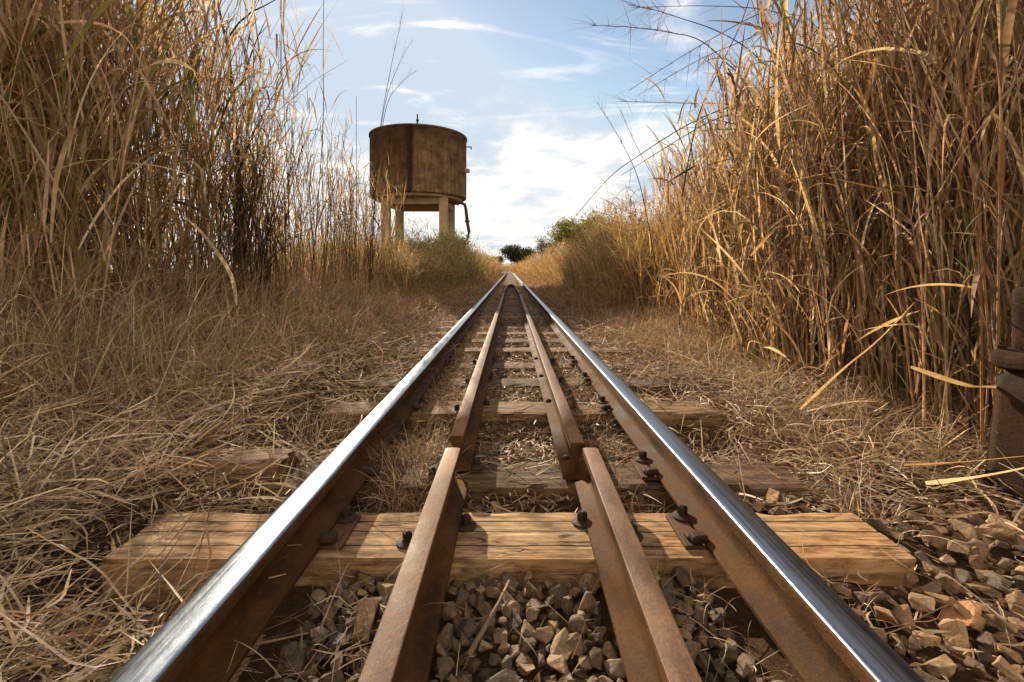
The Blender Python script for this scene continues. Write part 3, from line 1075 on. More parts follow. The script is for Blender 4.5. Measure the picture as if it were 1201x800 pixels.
# ------------------------------------------------------------------ water tower
def build_tower():
    cx, cyy, zb = -5.83, 30.0, 0.0
    base = float(gz(cx, cyy))
    t = empty('water_tower', (cx, cyy, base), 'old round concrete water tower on four square legs, brown streaked tank above the grass', 'water tower')
    Z = lambda z: z - base
    rad = 3.03
    z0, z1 = EYE_Z + 4.50, EYE_Z + 8.40
    bm = bmesh.new()
    prof = [(rad - 0.25, Z(z0) + 0.02), (rad - 0.04, Z(z0)), (rad, Z(z0) + 0.05), 
            (rad, Z(z1) - 0.13), (rad + 0.05, Z(z1) - 0.12), (rad + 0.05, Z(z1) - 0.01), (rad + 0.03, Z(z1)), (rad - 0.12, Z(z1)), (rad - 0.6, Z(z1) + 0.05), (0.25, Z(z1) + 0.16)]
    prof = [(r, z - Z(z0)) for r, z in prof]
    add_lathe(bm, prof, (0, 0, 0), 72)
    tank = obj('tank', bm, M_TANK, t, (0, 0, Z(z0)))
    for p in tank.data.polygons: p.use_smooth = abs(p.normal.z) < 0.4
    # small fittings of the tank
    bm = bmesh.new()
    add_lathe(bm, [(0.05, 0.0), (0.05, 0.5), (0.09, 0.52), (0.09, 0.62), (0.045, 0.66), (0.04, 0.95)], (0.22, -1.6, 3.95), 10)
    obj('vent_pipe', bm, M_IRON, tank)
    bm = bmesh.new()
    add_box(bm, (rad + 0.16, -0.5, 3.2), (0.45, 0.06, 0.06), 0, 0.01)
    add_box(bm, (rad + 0.36, -0.5, 3.1), (0.06, 0.06, 0.16), 0, 0.01)
    obj('bracket', bm, M_IRON, tank)
    bm = bmesh.new()
    add_box(bm, (rad + 0.10, -0.4, 1.72), (0.30, 0.26, 0.24), 0, 0.02)
    obj('overflow_spout', bm, M_CONC, tank)
    bm = bmesh.new()
    add_lathe(bm, [(rad - 0.30, -0.16), (rad - 0.28, -0.005)], (0, 0, Z(z0)), 48)
    obj('floor_slab', bm, M_CONC, t)
    b = 1.74
    for sx in (-1, 1):
        for sy in (-1, 1):
            bm = bmesh.new()
            h = Z(z0) - 0.165
            add_box(bm, (0, 0, h / 2), (0.5, 0.5, h), 0, 0.03)
            obj('leg', bm, M_CONC, t, (sx * b + 0.09, sy * b, 0))
    for sy in (-1, 1):
        bm = bmesh.new()
        add_box(bm, (0.09, sy * b, Z(z0) - 0.165 - 0.21), (2 * b - 0.505, 0.34, 0.40), 0, 0.02)
        obj('beam', bm, M_CONC, t)
    for sx in (-1, 1):
        bm = bmesh.new()
        add_box(bm, (sx * b + 0.09, 0, Z(z0) - 0.165 - 0.21), (0.34, 2 * b - 0.505, 0.40), 0, 0.02)
        obj('beam', bm, M_CONC, t)
    bm = bmesh.new()
    zz = Z(z0)
    y_ = -1.2
    add_tube(bm, [(1.9, y_, zz - 0.30), (2.5, y_, zz - 0.42), (2.85, y_, zz - 0.42), (3.05, y_, zz - 0.52), (3.12, y_, zz - 0.8), (3.22, y_, zz - 1.7), (3.32, y_, zz - 2.2),
                  (3.25, y_, zz - 2.5), (3.0, y_, zz - 3.1), (2.9, y_, zz - 3.6), (2.9, y_, 0)], 0.10, 10)
    for zc, xx in ((zz - 0.42, 2.62), ):
        add_box(bm, (xx, y_, zc), (0.09, 0.30, 0.30), 0, 0.01)
    add_box(bm, (3.20, y_, zz - 1.55), (0.3, 0.3, 0.08), 0, 0.01)
    obj('outlet_pipe', bm, M_RUST, t)
    return t


build_tower()


# ------------------------------------------------------------------ rusty post at the right edge
def build_post():
    x, y = 1.745, 1.55
    g = float(gz(x, y)) - 0.05
    t = empty('rusty_post', (x, y, g), 'thick dark rusty iron post with a bolted flange standing in the tall grass', 'post')
    def rough(bm, amp):
        bmesh.ops.subdivide_edges(bm, edges=bm.edges[:], cuts=5, use_grid_fill=True)
        for v in bm.verts:
            v.co += Vector((mnoise.noise(v.co * 14), mnoise.noise(v.co * 14 + Vector((7, 1, 3))), 0.6 * mnoise.noise(v.co * 14 + Vector((2, 9, 5))))) * amp
        return bm
    bm = bmesh.new()
    vs = add_box(bm, (0, 0, 0.235), (0.20, 0.20, 0.47), 0.12, 0)
    for v in bm.verts:
        k = 1.10 - 0.30 * v.co.z / 0.47
        v.co.x *= k; v.co.y *= k
    bmesh.ops.bevel(bm, geom=bm.edges[:], offset=0.022, segments=3, affect='EDGES')
    obj('post_body', rough(bm, 0.006), M_POST, t, (0, 0, 0), True)
    bm = bmesh.new()
    add_box(bm, (0, 0, 0.505), (0.185, 0.19, 0.065), 0.12, 0.026)
    fl = obj('flange', rough(bm, 0.012), M_POST, t, (0, 0, 0), True)
    for a in (-1, 1):
        for b in (-1, 1):
            bm = bmesh.new()
            add_lathe(bm, [(0.013, 0.0), (0.013, 0.012), (0.008, 0.015), (0.008, 0.024)], (a * 0.062, b * 0.065, 0.536), 6)
            obj('bolt', bm, M_POST, fl)
    bm = bmesh.new()
    add_box(bm, (0.03, 0, 0.64), (0.13, 0.14, 0.22), 0.12, 0.02)
    obj('post_cap', rough(bm, 0.004), M_POST, t, (0, 0, 0), True)


build_post()
# ------------------------------------------------------------------ fallen straw and low grass (stuff)
def ysample(n, y0, y1):
    """nearer ground carries more blades: pdf ~ 1/y"""
    return y0 * (y1 / y0) ** rng.random(n)


def litter(name, n, xfun, y0, y1, lab, cols, L=(0.03, 0.40), W=(0.0018, 0.0075), el=(-0.12, 0.5), lift=0.05, droop=(-0.35, 0.6)):
    acc = Acc()
    Y = ysample(n, y0, y1)
    X = xfun(Y, n)
    on = (np.abs(Y - 1.30) < 0.24) & (X > -1.24) & (rng.random(n) < 0.93)
    on |= (np.abs(Y - 1.343) < 0.13) & (X > -1.10)
    on |= (X > -1.25) & (Y > 1.6) & (rng.random(n) < 0.62)
    on |= (np.abs(Y - 2.44) < 0.12) & (X > -1.0) & (rng.random(n) < 0.9)
    X, Y = X[~on], Y[~on]
    n = len(X)
    P0 = np.stack([X, Y, gz(X, Y) + rng.random(n) ** 2 * lift], 1)
    ribbons(acc, P0, U(0, 6.283, n), U(*el, n), L[0] + (L[1] - L[0]) * rng.random(n) ** 2, (W[0] + (W[1] - W[0]) * rng.random(n) ** 1.6) * (0.8 + 0.08 * Y / y0), U(*droop, n), rng.normal(0, 0.8, n), pal(n, **cols), 7, U(-1, 1, n), U(-2, 2, n), 0.25, 'blade', True,
            np.where(rng.random(n) < 0.6, U(-1.0, 1.6, n), 0), U(0.2, 0.8, n), snap=True)
    return acc


def off_sleepers(X, Y):
    """keep the pale near sleeper almost clear of straw"""
    near = (np.abs(Y - 1.343) < 0.125) & (np.abs(X) < 1.05)
    third = (np.abs(Y - 2.42) < 0.10) & (np.abs(X) < 1.1) & (rng.random(len(X)) < 0.85)
    return ~(near | third)


STRAW = dict(pale=4.0, straw=3.2, tan=2.6, brown=2.2, grey=2.0, russet=0.8, dark=0.3)
DULL = dict(straw=1.2, tan=2.6, brown=3, grey=2.2, russet=1.4, dark=0.8)

# left bank
acc = litter('l', 30000, lambda Y, n: -0.70 - rng.random(n) ** 1.1 * 2.6, 0.92, 4.5, '', STRAW, lift=0.10)
a2 = litter('l', 9000, lambda Y, n: -0.68 - rng.random(n) * 1.6, 3.0, 12, '', DULL, lift=0.06)
# standing tangle on the left bank
n = 9000
Y = ysample(n, 1.15, 7)
X = -1.25 - rng.random(n) ** 0.8 * 2.2
dens = sstep(-1.0, -1.9, X)
keep = rng.random(n) < 0.25 + 0.75 * dens
X, Y = X[keep], Y[keep]; n = len(X)
P0 = np.stack([X, Y, gz(X, Y) - 0.01], 1)
hh = 0.5 + 0.5 * sstep(-1.2, -2.2, X)
ribbons(a2, P0, U(0, 6.283, n), U(0.35, 1.45, n), U(0.15, 0.65, n) * hh, 0.0025 + 0.008 * rng.random(n) ** 1.7, U(0.1, 1.3, n), U(-1.0, 1.0, n), pal(n, pale=2.6, straw=3, tan=2.8, brown=2.4, grey=1.4, russet=0.8, dark=0.5), 8,
        U(-1, 1, n), U(-2, 2, n), 0.25, 'grass', True, np.where(rng.random(n) < 0.75, U(0.5, 2.4, n), 0), U(0.2, 0.8, n), snap=True)
n = 5200
Y = ysample(n, 2.0, 7.5)
X = -1.5 - rng.random(n) * 1.7
P0 = np.stack([X, Y, gz(X, Y) - 0.01], 1)
ribbons(a2, P0, U(0, 6.283, n), U(1.0, 1.55, n), U(0.3, 0.95, n) * (0.6 + 0.4 * sstep(-1.5, -2.4, X)), U(0.003, 0.007, n), 0.1 + 2.0 * rng.random(n) ** 2, U(-0.8, 0.8, n), pal(n, straw=2, tan=3.2, brown=3, grey=2, russet=1.2), 7,
        U(-1, 1, n), U(-2, 2, n), 0.0, 'grass', False, np.where(rng.random(n) < 0.35, U(0.5, 1.8, n), 0), U(0.3, 0.9, n))
acc.V += a2.V; acc.F += [f + acc.n for f in a2.F]; acc.C += a2.C; acc.n += a2.n
tag(acc.build('fallen_straw', M_STRAW), 'tangled fallen straw and bent dry grass covering the bank left of the track', 'straw', None, 'stuff')

# right shoulder
acc = Acc()
n = 24000
Y = ysample(n, 0.95, 7)
X = 0.72 + rng.random(n) ** 1.0 * 1.9
bare = sstep(1.95, 1.45, Y) * sstep(2.1, 1.3, X - 0.6 * (1.6 - Y))
keep = (rng.random(n) > bare * 0.965) & off_sleepers(X, Y) & ~((X < 1.3) & (Y > 1.6) & (rng.random(n) < 0.6))
X, Y = X[keep], Y[keep]; n = len(X)
P0 = np.stack([X, Y, gz(X, Y) + rng.random(n) ** 2 * 0.05], 1)
ribbons(acc, P0, U(0, 6.283, n), U(-0.1, 0.55, n), 0.03 + 0.36 * rng.random(n) ** 2, 0.0018 + 0.0062 * rng.random(n) ** 1.6, U(-0.35, 0.6, n), rng.normal(0, 0.8, n), pal(n, **STRAW), 7, U(-1, 1, n), U(-2, 2, n), 0.25, 'blade', True,
        np.where(rng.random(n) < 0.6, U(-1.0, 1.6, n), 0), U(0.2, 0.8, n), snap=True)
n = 3200
Y = ysample(n, 1.7, 7)
X = 1.15 + rng.random(n) * 0.9
P0 = np.stack([X, Y, gz(X, Y) - 0.01], 1)
ribbons(acc, P0, U(0, 6.283, n), U(0.4, 1.45, n), U(0.10, 0.38, n), U(0.0025, 0.006, n), U(0.3, 2.2, n), U(-1.2, 1.2, n), pal(n, pale=1, straw=3, tan=3, brown=2.5, russet=1), 7,
        U(-1, 1, n), U(-2, 2, n), 0.25, 'grass', True)
tag(acc.build('fallen_straw', M_STRAW), 'loose fallen straw and short dry tufts on the ground right of the track', 'straw', None, 'stuff')

# flat broken leaf scraps and flecks of chaff on the soil
acc = Acc()
n = 42000
Y = ysample(n, 0.9, 9)
X = np.where(rng.random(n) < 0.5, -0.68 - rng.random(n) * 2.3, np.where(rng.random(n) < 0.65, 0.70 + rng.random(n) * 1.6, U(-0.5, 0.5, n)))
keep = off_sleepers(X, Y) & ~((np.abs(X) < 0.6) & (Y < 1.47)) & ~((np.abs(Y - 1.33) < 0.15) & (np.abs(X) < 1.1)) & ~((X > 0.6) & (Y < 1.5) & (rng.random(n) < 0.8))
X, Y = X[keep], Y[keep]; n = len(X)
P0 = np.stack([X, Y, gz(X, Y) + 0.004 + rng.random(n) * 0.03], 1)
ribbons(acc, P0, U(0, 6.283, n), U(-0.1, 0.35, n), U(0.012, 0.07, n), U(0.003, 0.012, n), U(-0.5, 0.9, n), U(-0.6, 0.6, n), pal(n, pale=1, straw=2, tan=3, brown=3.5, russet=3, dark=2.5, grey=1.5), 3, U(-0.6, 0.6, n), U(-1, 1, n), 0.3, 'leaf', True)
tag(acc.build('leaf_litter', M_STRAW), 'small flat scraps of dead leaf and chaff scattered over the soil by the track', 'litter', None, 'stuff')

# between the rails
acc = Acc()
n = 12500
Y = ysample(n, 1.49, 18)
X = U(-0.52, 0.52, n)
P0 = np.stack([X, Y, gz(X, Y) + rng.random(n) ** 2 * 0.035], 1)
keep = off_sleepers(X, Y) & (np.abs(X + 0.21) > 0.05) & (np.abs(X - 0.25) > 0.055)
P0 = P0[keep]; n = len(P0)
ribbons(acc, P0, U(0, 6.283, n), U(-0.1, 0.5, n), 0.02 + 0.17 * rng.random(n) ** 2, U(0.002, 0.0052, n), U(-0.3, 0.7, n), U(-0.7, 0.7, n), pal(n, straw=1.0, tan=2.2, brown=3.5, russet=3.2, grey=0.8, pale=0.3, dark=2.4), 5, U(-1, 1, n), U(-2, 2, n), 0.2, 'blade', True)
n = 5200                                                     # short dead weeds along the insides of the running rails
Y = ysample(n, 1.5, 30)
X = np.where(rng.random(n) < 0.55, U(-0.50, -0.28, n), U(0.33, 0.50, n))
P0 = np.stack([X, Y, gz(X, Y) - 0.005], 1)
ribbons(acc, P0, U(0, 6.283, n), U(0.6, 1.5, n), U(0.05, 0.20, n) * np.where(X < 0, 1.0, 0.8), U(0.0018, 0.004, n) * (0.8 + Y * 0.12), U(0.2, 1.5, n), U(-1, 1, n), pal(n, straw=2, tan=3, brown=3, russet=2), 5, None, U(-2, 2, n), 0, 'grass')
for (x0, x1, cnt) in ((-0.48, -0.28, 150), (0.33, 0.48, 70), (-0.14, 0.19, 45)):   # twigs and straw on the bare ballast
    X = U(x0, x1, cnt); Y = U(0.85, 1.21, cnt)
    P0 = np.stack([X, Y, np.full(cnt, -0.075) + rng.random(cnt) * 0.06], 1)
    ribbons(acc, P0, U(0, 6.283, cnt), U(-0.2, 0.9, cnt), U(0.03, 0.15, cnt), U(0.0012, 0.003, cnt), U(-0.6, 1.2, cnt), U(-1.4, 1.4, cnt), pal(cnt, straw=2, tan=3, brown=2, grey=1, pale=1), 6, U(-1, 1, cnt), U(-2, 2, cnt), 0.2, 'blade', True,
            np.where(rng.random(cnt) < 0.4, U(0.4, 1.6, cnt), 0), U(0.2, 0.8, cnt))
tag(acc.build('straw_litter', M_STRAW), 'thin chaff, twigs and short dead weeds between the rails', 'straw', None, 'stuff')

# low dry grass beside the track, running away into the distance
for sgn, lab in ((-1, 'low reddish brown dry grass along the left side of the track into the distance'), (1, 'low reddish brown dry grass along the right side of the track into the distance')):
    acc = Acc()
    n = 26000 if sgn < 0 else 20000
    Y = ysample(n, 3.6, 75)
    t = rng.random(n)
    X = (0.75 + t * (2.2 if sgn < 0 else 1.7)) * sgn
    patch = 0.6 + 0.5 * wob(X * 0.9 + 3, Y * 0.8)
    hgt = (0.08 + 0.50 * t ** 1.3) * (0.55 + 0.75 * np.clip(patch, 0, 1.3)) * (0.75 + 0.35 * sstep(4, 12, Y))
    keep = (rng.random(n) < 0.35 + 0.65 * patch)
    X, Y, hgt = X[keep], Y[keep], hgt[keep]; n = len(X)
    P0 = np.stack([X + track_x(Y), Y, gz(X, Y) - 0.01], 1)
    ribbons(acc, P0, U(0, 6.283, n), U(0.65, 1.5, n), hgt * U(0.5, 1.35, n), (0.0028 + 0.0011 * Y) * U(0.5, 1.1, n), U(0.2, 1.9, n), U(-1, 1, n),
            pal(n, russet=4, tan=3, brown=3, straw=1.6, orange=1.5, grey=0.8), 5, U(-0.6, 0.6, n), U(-1.5, 1.5, n), 0, 'grass')
    tag(acc.build('low_grass', M_LOW), lab, 'grass', None, 'stuff')


# ------------------------------------------------------------------ tall grass
TG_L = 'tall dry grass standing along the left of the track'
TG_R = 'tall dry grass standing along the right of the track'
DRY = dict(straw=3.8, tan=3.6, brown=2.0, orange=0.7, pale=2.6, green=0.3, dark=0.6)
DRYL = dict(straw=4, tan=3, brown=1.6, orange=0.6, pale=2.6, green=0.45, olive=0.5)
DRYD = dict(tan=3, brown=3.4, dark=1.5, straw=1.6, olive=1.6, green=1.1)


def clump(name, n, xr, yr, hr, lab, grp, cols, nl=11, lean=(0.0, 0.22), az=None, W=(0.012, 0.030), L=(0.35, 0.85), face=None, bend=(0.0, 0.5), stem_r=0.005, droopy=1.0, xshape=None, kind=None, segs=8, edge=0):
    acc = Acc()
    X = U(*xr, n)
    Y = U(*yr, n)
    if xshape is not None: X = xshape(n, Y)
    H = U(*hr, n)
    if edge: H = H * (1 - edge * sstep(1.0, 0.0, X - xr[0]))
    la = U(0, 6.283, n) if az is None else rng.normal(az[0], az[1], n)
    stalks(acc, X, Y, H, U(*lean, n), la, U(*bend, n), nl, cols, L, W, segs, stem_r, 0.3, droopy)
    return tag(acc.build(name, M_TALL), lab, 'tall grass', grp, kind)


# left side, from the near corner away to the tower
clump('tall_grass_clump', 195, (-3.9, -2.35), (2.5, 3.3), (2.2, 3.3), 'nearest tall dry grass clump on the left, fanning outwards with broad drooping tan leaves', TG_L, DRYL,
      13, (0.05, 0.50), (2.6, 0.9), (0.014, 0.036), (0.4, 1.0))
clump('tall_grass_clump', 215, (-4.2, -2.55), (3.2, 4.3), (2.6, 3.6), 'tall upright dry grass clump with a few green leaves behind the nearest left clump', TG_L, dict(DRYL, green=0.6, olive=0.8), 11, (0.0, 0.32), None, (0.012, 0.034), (0.4, 0.95))
clump('tall_grass_clump', 105, (-3.6, -2.45), (4.2, 5.4), (2.1, 3.0), 'thin dark tipped tall grass clump around the bare dark sapling', TG_L, DRYD, 9, (0.0, 0.25), None, (0.009, 0.022), (0.3, 0.7))
clump('tall_grass_clump', 150, (-3.9, -2.4), (5.4, 7.6), (1.7, 2.6), 'fine brown tall grass clump between the sapling and the water tower', TG_L, dict(DRYD, russet=2), 9, (0.0, 0.25), None, (0.008, 0.02), (0.3, 0.65))
clump('tall_grass_clump', 110, (-3.2, -2.25), (7.6, 9.6), (1.6, 2.5), 'narrow tall grass clump standing just left of the water tower', TG_L, dict(DRYD, russet=2), 9, (0.0, 0.2), None, (0.008, 0.02), (0.3, 0.6))
clump('tall_grass', 130, (-9, -4.2), (2.6, 10), (1.8, 3.0), 'deep stand of tall dry grass behind the front clumps on the left', None, DRYL, 7, (0.0, 0.25), None, (0.014, 0.032), (0.4, 0.9), kind='stuff', segs=6)

# right side
clump('tall_grass_clump', 265, (1.85, 2.9), (1.75, 2.55), (2.2, 2.9), 'nearest tall dry grass clump on the right around the rusty post, with broad tan leaves', TG_R, DRY, 12, (0.0, 0.2), None, (0.008, 0.024), (0.28, 0.75),
      xshape=lambda n, Y: 1.80 + rng.random(n) ** 1.3 * 1.1)
clump('tall_grass_clump', 330, (1.8, 3.2), (2.5, 3.5), (2.3, 2.9), 'densest tall dry grass clump on the right with some green leaves at mid height', TG_R, dict(DRY, green=0.5), 12, (0.0, 0.22), None, (0.008, 0.024), (0.28, 0.75),
      xshape=lambda n, Y: 1.72 + rng.random(n) ** 1.3 * 1.4, edge=0.25)
clump('tall_grass_clump', 230, (1.7, 3.4), (3.5, 5.0), (2.1, 2.8), 'tall dry grass clump on the right whose thin tips arch out over the track', TG_R, dict(DRY, dark=1.6), 11, (0.0, 0.28), (2.9, 1.3), (0.010, 0.024), (0.3, 0.75),
      xshape=lambda n, Y: 1.75 + rng.random(n) ** 1.1 * 1.6, edge=0.34)
clump('tall_grass_clump', 190, (1.9, 3.5), (5.0, 7.4), (1.7, 2.5), 'orange brown tall grass tuft on the right catching the sun beyond the dense wall', TG_R, dict(orange=4, gold=2, tan=2.4, straw=1.6, brown=2.4), 10, (0.0, 0.25), None, (0.010, 0.022), (0.3, 0.7),
      xshape=lambda n, Y: 1.95 + rng.random(n) ** 1.2 * 1.5, edge=0.34)
clump('tall_grass', 620, (3.0, 8), (1.2, 10), (2.3, 3.1), 'deep stand of tall dry grass behind the front clumps on the right', None, DRY, 7, (0.0, 0.25), None, (0.014, 0.030), (0.4, 0.9), kind='stuff', segs=6)

# farther stands, both sides, out to the bend
FARC = dict(gold=4.4, orange=2.6, tan=2, straw=2.6, brown=0.7, olive=1.2, green=0.2)


def far_stand(n, side, y0, y1, x0, xw, hr, cols, name, lab, grp=None, kind=None, cat='tall grass'):
    acc = Acc()
    Y = ysample(n, y0, y1)
    X = side * (x0 + rng.random(n) ** 1.4 * xw)
    lump = 0.82 + 0.22 * np.sin(Y * 0.9 + 2 * side) * np.cos(Y * 0.37) + 0.1 * np.sin(X * 3 + Y * 2.1)
    H = U(*hr, n) * lump
    Xw = X + track_x(Y)
    g = gz(Xw, Y)
    P0 = np.stack([Xw, Y, g], 1)
    sc = 0.010 + 0.0009 * Y
    ribbons(acc, P0, U(0, 6.283, n), U(1.15, 1.5, n), H, sc * U(0.5, 1.0, n), U(0.05, 0.8, n), U(-0.4, 0.4, n), pal(n, **cols), 5, U(0, 3, n), U(-1, 1, n), 0, 'grass')
    m = n * 4
    si = np.repeat(np.arange(n), 4)
    f = U(0.1, 0.95, m)
    B = P0[si] + np.stack([rng.normal(0, 0.08, m), rng.normal(0, 0.08, m), f * H[si]], 1)
    ribbons(acc, B, U(0, 6.283, m), U(0.1, 1.3, m), U(0.25, 0.7, m), sc[si] * U(0.6, 1.2, m), U(0.3, 1.8, m), U(-0.6, 0.6, m), pal(m, **cols), 4, U(-0.5, 0.5, m), U(-1, 1, m), 0, 'leaf')
    return tag(acc.build(name, M_LOW), lab, cat, grp, kind)


far_stand(2000, 1, 7.2, 12, 2.0, 2.4, (1.5, 2.3), dict(russet=1, gold=3, straw=2.4, tan=2.4, orange=2.4, olive=1), 'tall_grass_clump', 'lower brown grass stand on the right behind the sunlit orange tuft', TG_R)
far_stand(2600, 1, 12, 28, 2.0, 3.4, (1.6, 2.3), FARC, 'tall_grass_clump', 'golden green tall grass stand on the right before the distant trees', TG_R)
far_stand(2600, 1, 28, 110, 1.8, 5, (1.7, 2.4), FARC, 'tall_grass', 'golden far off tall grass lining the right side of the track to the bend', None, 'stuff')
far_stand(1700, -1, 9.5, 16, 2.2, 3.4, (1.0, 1.6), dict(olive=2.6, green=1.2, gold=2, tan=3, brown=2), 'tall_grass_clump', 'low green tinged grass stand on the left before the water tower legs', TG_L)
far_stand(3000, -1, 16, 34, 1.9, 6.5, (1.6, 2.5), dict(olive=3, green=1.3, gold=2.6, tan=2.4, brown=1.4), 'tall_grass_clump', 'olive green tall grass stand hiding the feet of the water tower', TG_L)
far_stand(2600, -1, 34, 110, 1.8, 6, (1.9, 2.7), dict(FARC, olive=3, brown=3), 'tall_grass', 'far off tall grass lining the left side of the track to the bend', None, 'stuff')
far_stand(3000, 1, 100, 175, 1.7, 45, (2.0, 3.0), FARC, 'tall_grass', 'far off grass on the outside of the bend closing the view', None, 'stuff')
far_stand(1500, -1, 105, 190, 2, 50, (2.2, 3.2), FARC, 'tall_grass', 'far off grass inside the bend of the track', None, 'stuff')


# ------------------------------------------------------------------ single stalks and blades
def stalk(name, pts, r0, r1, col, lab, grp=None, plume=0, plume_len=0.3, cat='grass stalk'):
    """one grass stalk through the given world points, optionally with an open seed plume at its end"""
    P = np.array([p[:] for p in pts], float)
    # resample smoothly (Catmull-Rom)
    Q = []
    for i in range(len(P) - 1):
        p0, p1, p2, p3 = P[max(i - 1, 0)], P[i], P[i + 1], P[min(i + 2, len(P) - 1)]
        for t in np.linspace(0, 1, 7)[:-1]:
            Q.append(0.5 * ((2 * p1) + (-p0 + p2) * t + (2 * p0 - 5 * p1 + 4 * p2 - p3) * t ** 2 + (-p0 + 3 * p1 - 3 * p2 + p3) * t ** 3))
    Q.append(P[-1])
    Q = np.array(Q)[None]
    acc = Acc()
    stems(acc, Q, np.array([r0]), np.array([r1]), np.array([PAL[col]]), 5)
    o = acc.build(name, M_TALL)
    tag(o, lab, cat, grp)
    if plume:
        acc = Acc()
        S = Q.shape[1]
        i = rng.integers(int(S * 0.62), S - 1, plume)
        d = Q[0, -1] - Q[0, int(S * 0.7)]
        az0, el0 = math.atan2(d[1], d[0]), math.atan2(d[2], math.hypot(d[0], d[1]))
        ribbons(acc, Q[0, i], az0 + rng.normal(0, 0.7, plume), el0 + rng.normal(0, 0.5, plume), U(0.3, 1.0, plume) * plume_len, np.full(plume, 0.0042), U(-0.2, 0.8, plume), U(-0.4, 0.4, plume), np.tile(np.array(PAL['dark']) * 1.6, (plume, 1)), 4, None, None, 0, 'grass')
        acc.build('seed_plume', M_TALL, o)
    return o


def px(lst, y0, y1=None):
    y1 = y0 if y1 is None else y1
    return [at(a, b, y0 + (y1 - y0) * i / max(1, len(lst) - 1)) for i, (a, b) in enumerate(lst)]


GS = 'dark seed stalks arching over the track from the right'
stalk('seed_stalk', px([(925, 240), (880, 110), (850, 72), (820, 47), (785, 38), (740, 32), (694, 30)], 3.9, 3.4), 0.006, 0.0018, 'dark', 'highest long seed stalk arching leftwards from the right grass, feathery at its level tip', GS, 46)
stalk('seed_stalk', px([(930, 110), (880, 60), (840, 36), (800, 22), (768, 12), (737, 6)], 3.7, 3.3), 0.005, 0.0016, 'dark', 'seed stalk just above the highest arching one, its tip at the top edge', GS, 28)
stalk('seed_stalk', px([(935, -20), (900, 10), (862, 30), (800, 66), (738, 106)], 3.6, 3.5), 0.005, 0.0016, 'dark', 'straight seed stalk slanting down to the left out of the right grass top', GS, 25)
stalk('seed_stalk', px([(925, 20), (880, 44), (820, 70), (748, 112)], 3.8, 3.6), 0.0045, 0.0015, 'dark', 'fainter straight seed stalk slanting down just below the other slanting one', GS, 25)
stalk('seed_stalk', px([(800, 230), (818, 140), (845, 78), (868, 30), (885, -20)], 3.9, 3.8), 0.006, 0.003, 'dark', 'thick straight dark stalk leaning to the right at the left fringe of the right grass', GS)
stalk('seed_stalk', px([(905, 150), (860, 124), (800, 121), (727, 119)], 4.0, 3.6), 0.005, 0.0015, 'dark', 'level seed stalk reaching left from the right grass at mid height', GS, 25)
stalk('seed_stalk', px([(920, 130), (870, 124), (830, 135), (790, 156), (750, 182), (715, 208), (672, 257)], 3.6, 3.9), 0.0065, 0.0022, 'dark', 'longest bowed stalk drooping far left towards the distant trees', GS)
stalk('seed_stalk', px([(925, 138), (872, 132), (835, 142), (797, 163), (757, 188), (728, 206)], 3.55, 3.8), 0.0055, 0.002, 'dark', 'shorter bowed stalk lying close beneath the longest drooping one', GS)
stalk('seed_stalk', px([(772, 330), (758, 250), (745, 200), (722, 155), (700, 120)], 6.0), 0.007, 0.002, 'dark', 'thin upright stalk leaning left at the outer edge, bent tip and one side leaf', GS, 25)
stalk('seed_stalk', px([(800, 300), (782, 230), (765, 205), (745, 168), (728, 130)], 5.6), 0.005, 0.0018, 'dark', 'faint upright stalk leaning left beside the thin outermost one', GS, 10)
stalk('seed_stalk', px([(950, 30), (900, 12), (830, 7), (740, 9)], 3.3, 3.2), 0.004, 0.0013, 'dark', 'level seed stalk running along the top edge of the view', GS, 12)

GL = 'seed stalks standing before the water tower'
stalk('seed_stalk', px([(433, 330), (437, 240), (446, 150), (460, 72), (472, 18)], 7.4), 0.008, 0.002, 'dark', 'tallest plumed stalk rising in front of the left edge of the tank', GL, 24, 0.35)
stalk('seed_stalk', px([(436, 330), (440, 230), (452, 130), (470, 98), (490, 82)], 7.2), 0.007, 0.002, 'dark', 'plumed stalk leaning right before the tank, shorter of the near three', GL, 12)
stalk('seed_stalk', px([(434, 330), (439, 235), (450, 130), (468, 75), (484, 47)], 7.6), 0.006, 0.0018, 'dark', 'middle plumed stalk between the tallest and the shorter one at the tank', GL, 14)
stalk('grass_stalk', px([(360, 380), (372, 250), (379, 140), (379, 60), (380, -30)], 5.6), 0.006, 0.003, 'black', 'very tall thin vertical dark stalk alone against the sky left of the tower')
stalk('grass_stalk', px([(417, 330), (418, 240), (418, 180), (418, 113)], 7.0), 0.006, 0.003, 'dark', 'short thin vertical stalk between the tall vertical one and the tower')
for i, (xx, y_, lab) in enumerate([(215, 4.2, 'thin wiry stalk highest among the left grass tips, first left of the sapling'), (229, 4.4, 'thin wiry upright stalk close left of the sapling top'), (240, 4.5, 'thin wiry stalk nearest the left of the sapling trunk'), (330, 4.9, 'thin wiry stalk slanting beside the right twigs of the sapling')]):
    stalk('grass_stalk', px([(xx + 12, 330), (xx + 6, 180), (xx, 60), (xx - 5 + i * 2, -25)], y_), 0.0045, 0.0018, 'dark', lab, 'wiry stalks around the sapling')


